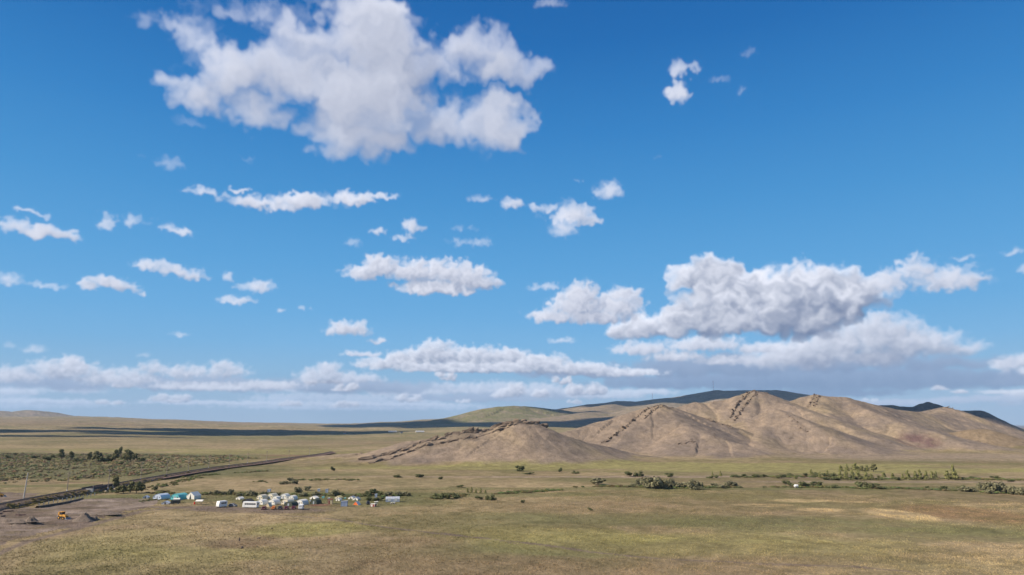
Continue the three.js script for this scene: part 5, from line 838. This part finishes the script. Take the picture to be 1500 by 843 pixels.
// poles along the line: foot and height
{
  const pole = (x, z, h, lean, concrete) => {
    const t = thing('line_pole', concrete ? 'thick pale concrete pole standing alone beside the railway at the bare soil' : 'thin wooden line pole with short cross arms beside the railway', 'pole', x, z, 0.6, concrete ? null : 'poles along the railway'); if (!concrete) t.position.y = 0.8; t.rotation.z = lean;
    part(t, 'post', new THREE.CylinderGeometry(concrete ? 0.22 : 0.16, concrete ? 0.36 : 0.25, h, 8).translate(0, h / 2, 0), concrete ? M.concrete : paint(0.27, 0.22, 0.18, 0.9));
    part(t, 'footing', new THREE.CylinderGeometry(0.24, 0.26, 1.3, 8).translate(0, 0.65, 0), paint(0.5, 0.53, 0.58, 0.9));
    if (!concrete) for (const y of [h - 0.5, h - 1.3]) { const arm = part(t, 'cross_arm', box(2.4, 0.16, 0.16, 0, y, 0.18), M.wood); for (const s of [-0.95, -0.4, 0.4, 0.95]) part(arm, 'insulator', new THREE.CylinderGeometry(0.06, 0.08, 0.2, 6).translate(s, y + 0.22, 0.18), M.whitePaint); }
  };
  pole(-268.3, -390.1, 14.5, -0.03, true);
  for (const [x, z, h] of [[-269.2, -428.7, 11.8], [-253.4, -444.1, 12.5], [-274.6, -522.2, 13], [-275.9, -563.3, 12], [-281.0, -611.6, 11.5], [-283.8, -658.7, 11], [-282.3, -702.1, 11.5], [-280.3, -745.1, 11], [-277.2, -793.8, 11], [-269.9, -849.3, 10.5], [-269.4, -933.4, 10.5], [-256.7, -343.9, 12]]) pole(x, z, h, 0);
}
// concrete posts along the bank
{
  const a = [-240.0, -361.0], b = [-244.9, -416.3];
  for (let i = 0; i < 14; i++) { const f = i / 13, x = lerp(a[0], b[0], f), z = lerp(a[1], b[1], f), t = thing('guard_post', 'short pale concrete guard post in the row along the foot of the railway bank', 'post', x, z, 0.3, 'guard posts at the edge of the bare soil'); part(t, 'shaft', box(0.28, 1.5, 0.28), M.concrete); part(t, 'cap', new THREE.ConeGeometry(0.22, 0.2, 4).rotateY(Math.PI / 4).translate(0, 1.6, 0), M.whitePaint); }
  const bermLine = [[-235.7, -353.7], [-234.2, -370.2], [-237.0, -391.9]];
  const berm = part(scene, 'soil_berm', sweep(bermLine, [[-1.6, -0.4], [-0.6, 0.9], [0.4, 0.8], [1, -0.4]]), soilMat(0.13, 0.1, 0.075)); berm.name = numbered('soil_berm'); tag(berm, 'low dark bank of soil below the row of guard posts', 'soil bank');
}
// debris at the site edge
{
  const R = rng(91); [[-235.5, -328.4], [-238.4, -336.0], [-233.8, -332.1], [-225.9, -326.0], [-229.2, -321.2], [-223.4, -326.0]].forEach(([x, z], i) => { const t = thing('timber_stack', i % 2 ? 'small heap of dark timber offcuts on the bare soil below the railway bank' : 'low stack of dark sleepers on the bare soil below the railway bank', 'timber', x, z, R() * 3, 'timber heaps on the bare soil'); for (let k = 0; k < 4; k++) part(t, 'beam', box(2.2, 0.26, 0.28, (R() - 0.5) * 0.4, (k >> 1) * 0.28, (k % 2) * 0.36).rotateY((R() - 0.5) * 0.4), paint(0.06 + R() * 0.05, 0.055, 0.05, 0.9)); });
}
// heaps of dug soil
{
  const heap = (label, x, z, w, d, h, seed) => {
    const g = new THREE.SphereGeometry(1, 40, 20, 0, Math.PI * 2, 0, Math.PI / 2), p = g.attributes.position, u = g.attributes.uv;
    for (let i = 0; i < p.count; i++) { const a = p.getX(i), b = p.getZ(i), r = Math.hypot(a, b), n = fbm(a * 2.2 + seed, b * 2.2, 4), m = fbm(a * 7 + seed, b * 7 + 3, 3); p.setXYZ(i, a * w * (1 + n * 0.35), Math.max(-0.3, (Math.cos(Math.min(1, r) * Math.PI) * 0.5 + 0.5) * h * (1 + n * 0.6) + m * 0.3 * (1 - r) - 0.2 * r), b * d * (1 + n * 0.35)); u.setXY(i, (a * w) / 6, (b * d) / 6); }
    g.computeVertexNormals(); const o = part(scene, 'spoil_heap', g, soilMat(0.24, 0.19, 0.155)); o.name = numbered('spoil_heap'); o.position.set(x, groundY(x, z), z); tag(o, label, 'soil heap', 'heaps of dug soil');
  };
  heap('largest heap of dug brown soil beside the backhoe loader', -181.5, -303.4, 5.4, 4.4, 3.2, 1); heap('second heap of dug soil joined to the largest one', -180.5, -306.6, 4.2, 4, 1.9, 5); heap('long low heap of dark dug soil along the edge of the bare ground', -183.4, -320.0, 8, 4.5, 1.3, 9); heap('small heap of clods on the bare soil', -197.6, -293.3, 3.2, 2.6, 1.5, 12); heap('low wide heap of clods on the bare soil', -200.7, -291.4, 4.4, 2.6, 1.1, 16); heap('low heap of clods at the edge of the bare soil', -208.8, -295.3, 4, 2.4, 1, 21);
}
function backhoe(label, x, z, turn) {
  const t = thing('backhoe_loader', label, 'digger', x, z, turn, null);       // loader bucket towards +x
  part(t, 'chassis', box(4.2, 0.6, 1.1, 0, 0.75, 0), M.blackMetal); part(t, 'hood', prism([[0.3, 1.2], [0.3, 2.0], [1.9, 1.75], [2.1, 1.2]], 1.1, -0.55, 0.05), M.machine);
  const cab = part(t, 'cab', box(1.5, 0.7, 1.5, -0.6, 1.2, 0), M.machine);
  for (const [a, b] of [[-1.3, 0.7], [-1.3, -0.7], [0.1, 0.7], [0.1, -0.7]]) part(cab, 'cab_post', box(0.09, 1.1, 0.09, a, 1.9, b), M.blackMetal);
  part(cab, 'cab_glass', box(1.34, 1.05, 1.34, -0.6, 1.92, 0), M.glass); part(cab, 'cab_roof', box(1.8, 0.16, 1.7, -0.6, 3, 0), M.machine);
  for (const s of [-1, 1]) part(t, 'loader_arm', prism([[0.4, 1.5], [0.5, 1.8], [2.2, 1.3], [3.1, 0.7], [3, 0.45], [2.1, 1.0]], 0.14, s * 0.72 - 0.07), M.machine);
  part(t, 'loader_bucket', prism([[2.9, 0.1], [3.0, 0.95], [3.2, 1], [3.25, 0.45], [3.9, 0.12], [3.9, 0.06]], 2.2), M.steel);
  part(t, 'boom', prism([[-2.1, 1.0], [-2.2, 1.5], [-2.7, 2.9], [-2.4, 2.9], [-1.8, 1.5], [-1.7, 1]], 0.3), M.machine); part(t, 'dipper_arm', prism([[-2.75, 2.95], [-2.4, 2.8], [-2.9, 1.3], [-3.15, 1.35]], 0.26), M.machine); part(t, 'digging_bucket', prism([[-3.3, 1.4], [-2.8, 1.4], [-2.75, 0.9], [-3.05, 0.7], [-3.2, 0.95]], 0.6), M.steel);
  for (const [wx, r] of [[-1.2, 0.68], [1.4, 0.5]]) for (const s of [-1, 1]) { const k = part(t, 'wheel', new THREE.CylinderGeometry(r, r, 0.4, 18).rotateX(Math.PI / 2).translate(wx, r, s * 0.85), M.rubber); part(k, 'rim', new THREE.CylinderGeometry(r * 0.5, r * 0.5, 0.43, 12).rotateX(Math.PI / 2).translate(wx, r, s * 0.85), M.machine); }
  return t;
}
backhoe('orange yellow backhoe loader working beside the spoil heap', -194.9, -309.8, -0.35);
backhoe('orange yellow backhoe loader on the far side of the railway', -294.1, -406.6, 0.2);
// masts on the far ridge
{
  const mast = (label, x, y, z, h) => { const t = thing('radio_mast', label, 'mast', x, z, 0, null); const band = [paint(0.5, 0.06, 0.04, 0.6), M.whitePaint]; for (let i = 0; i < 7; i++) part(t, 'mast_section', new THREE.CylinderGeometry(1.3, 1.6, h / 7, 4).translate(0, (h / 7) * (i + 0.5) - 2, 0), band[i % 2]); part(t, 'antenna', box(9, 3, 3, 0, h * 0.82, 0), M.steel); };
  mast('tall red and white radio mast on the dark summit of the far ridge', 1906.3, 362.5, -6516.9, 92); mast('shorter red and white radio mast on the lower part of the far ridge', 1391.0, 284.9, -6840.0, 62);
}
// scattered far sheds on the plain
{
  [[-629.4, 17.3, -2625.6, 'tiny orange roofed shed far out on the plain', M.orangePaint], [-430.5, 16.6, -2716.1, 'tiny dark shed far out on the plain', M.darkPaint], [-489.5, 18.1, -2858.4, 'long low white shed far out on the plain', M.whitePaint], [-366.6, 14.7, -2775.9, 'second long white shed far out on the plain, nearer the rocky hill', M.whitePaint]].forEach(([x, y, z, label, m], i) => { const t = thing('shed', label, 'shed', x, z, 0.3, 'sheds far out on the plain'), w = i < 2 ? 9 : 34; part(t, 'wall', box(w, 4, 8), M.concrete); part(t, 'roof', prism([[-4.4, 4], [0, 6.2], [4.4, 4]], w + 0.6).rotateY(Math.PI / 2), m); });
}


// far things fade towards blue
scene.fog = new THREE.FogExp2(new THREE.Color(0.5, 0.71, 1), 0.000028);
const renderer = new THREE.WebGLRenderer({ antialias: true });
renderer.setSize(1500, 843);
renderer.shadowMap.enabled = true;
renderer.toneMapping = THREE.LinearToneMapping;
renderer.toneMappingExposure = EXPOSURE;
renderer.render(scene, camera);
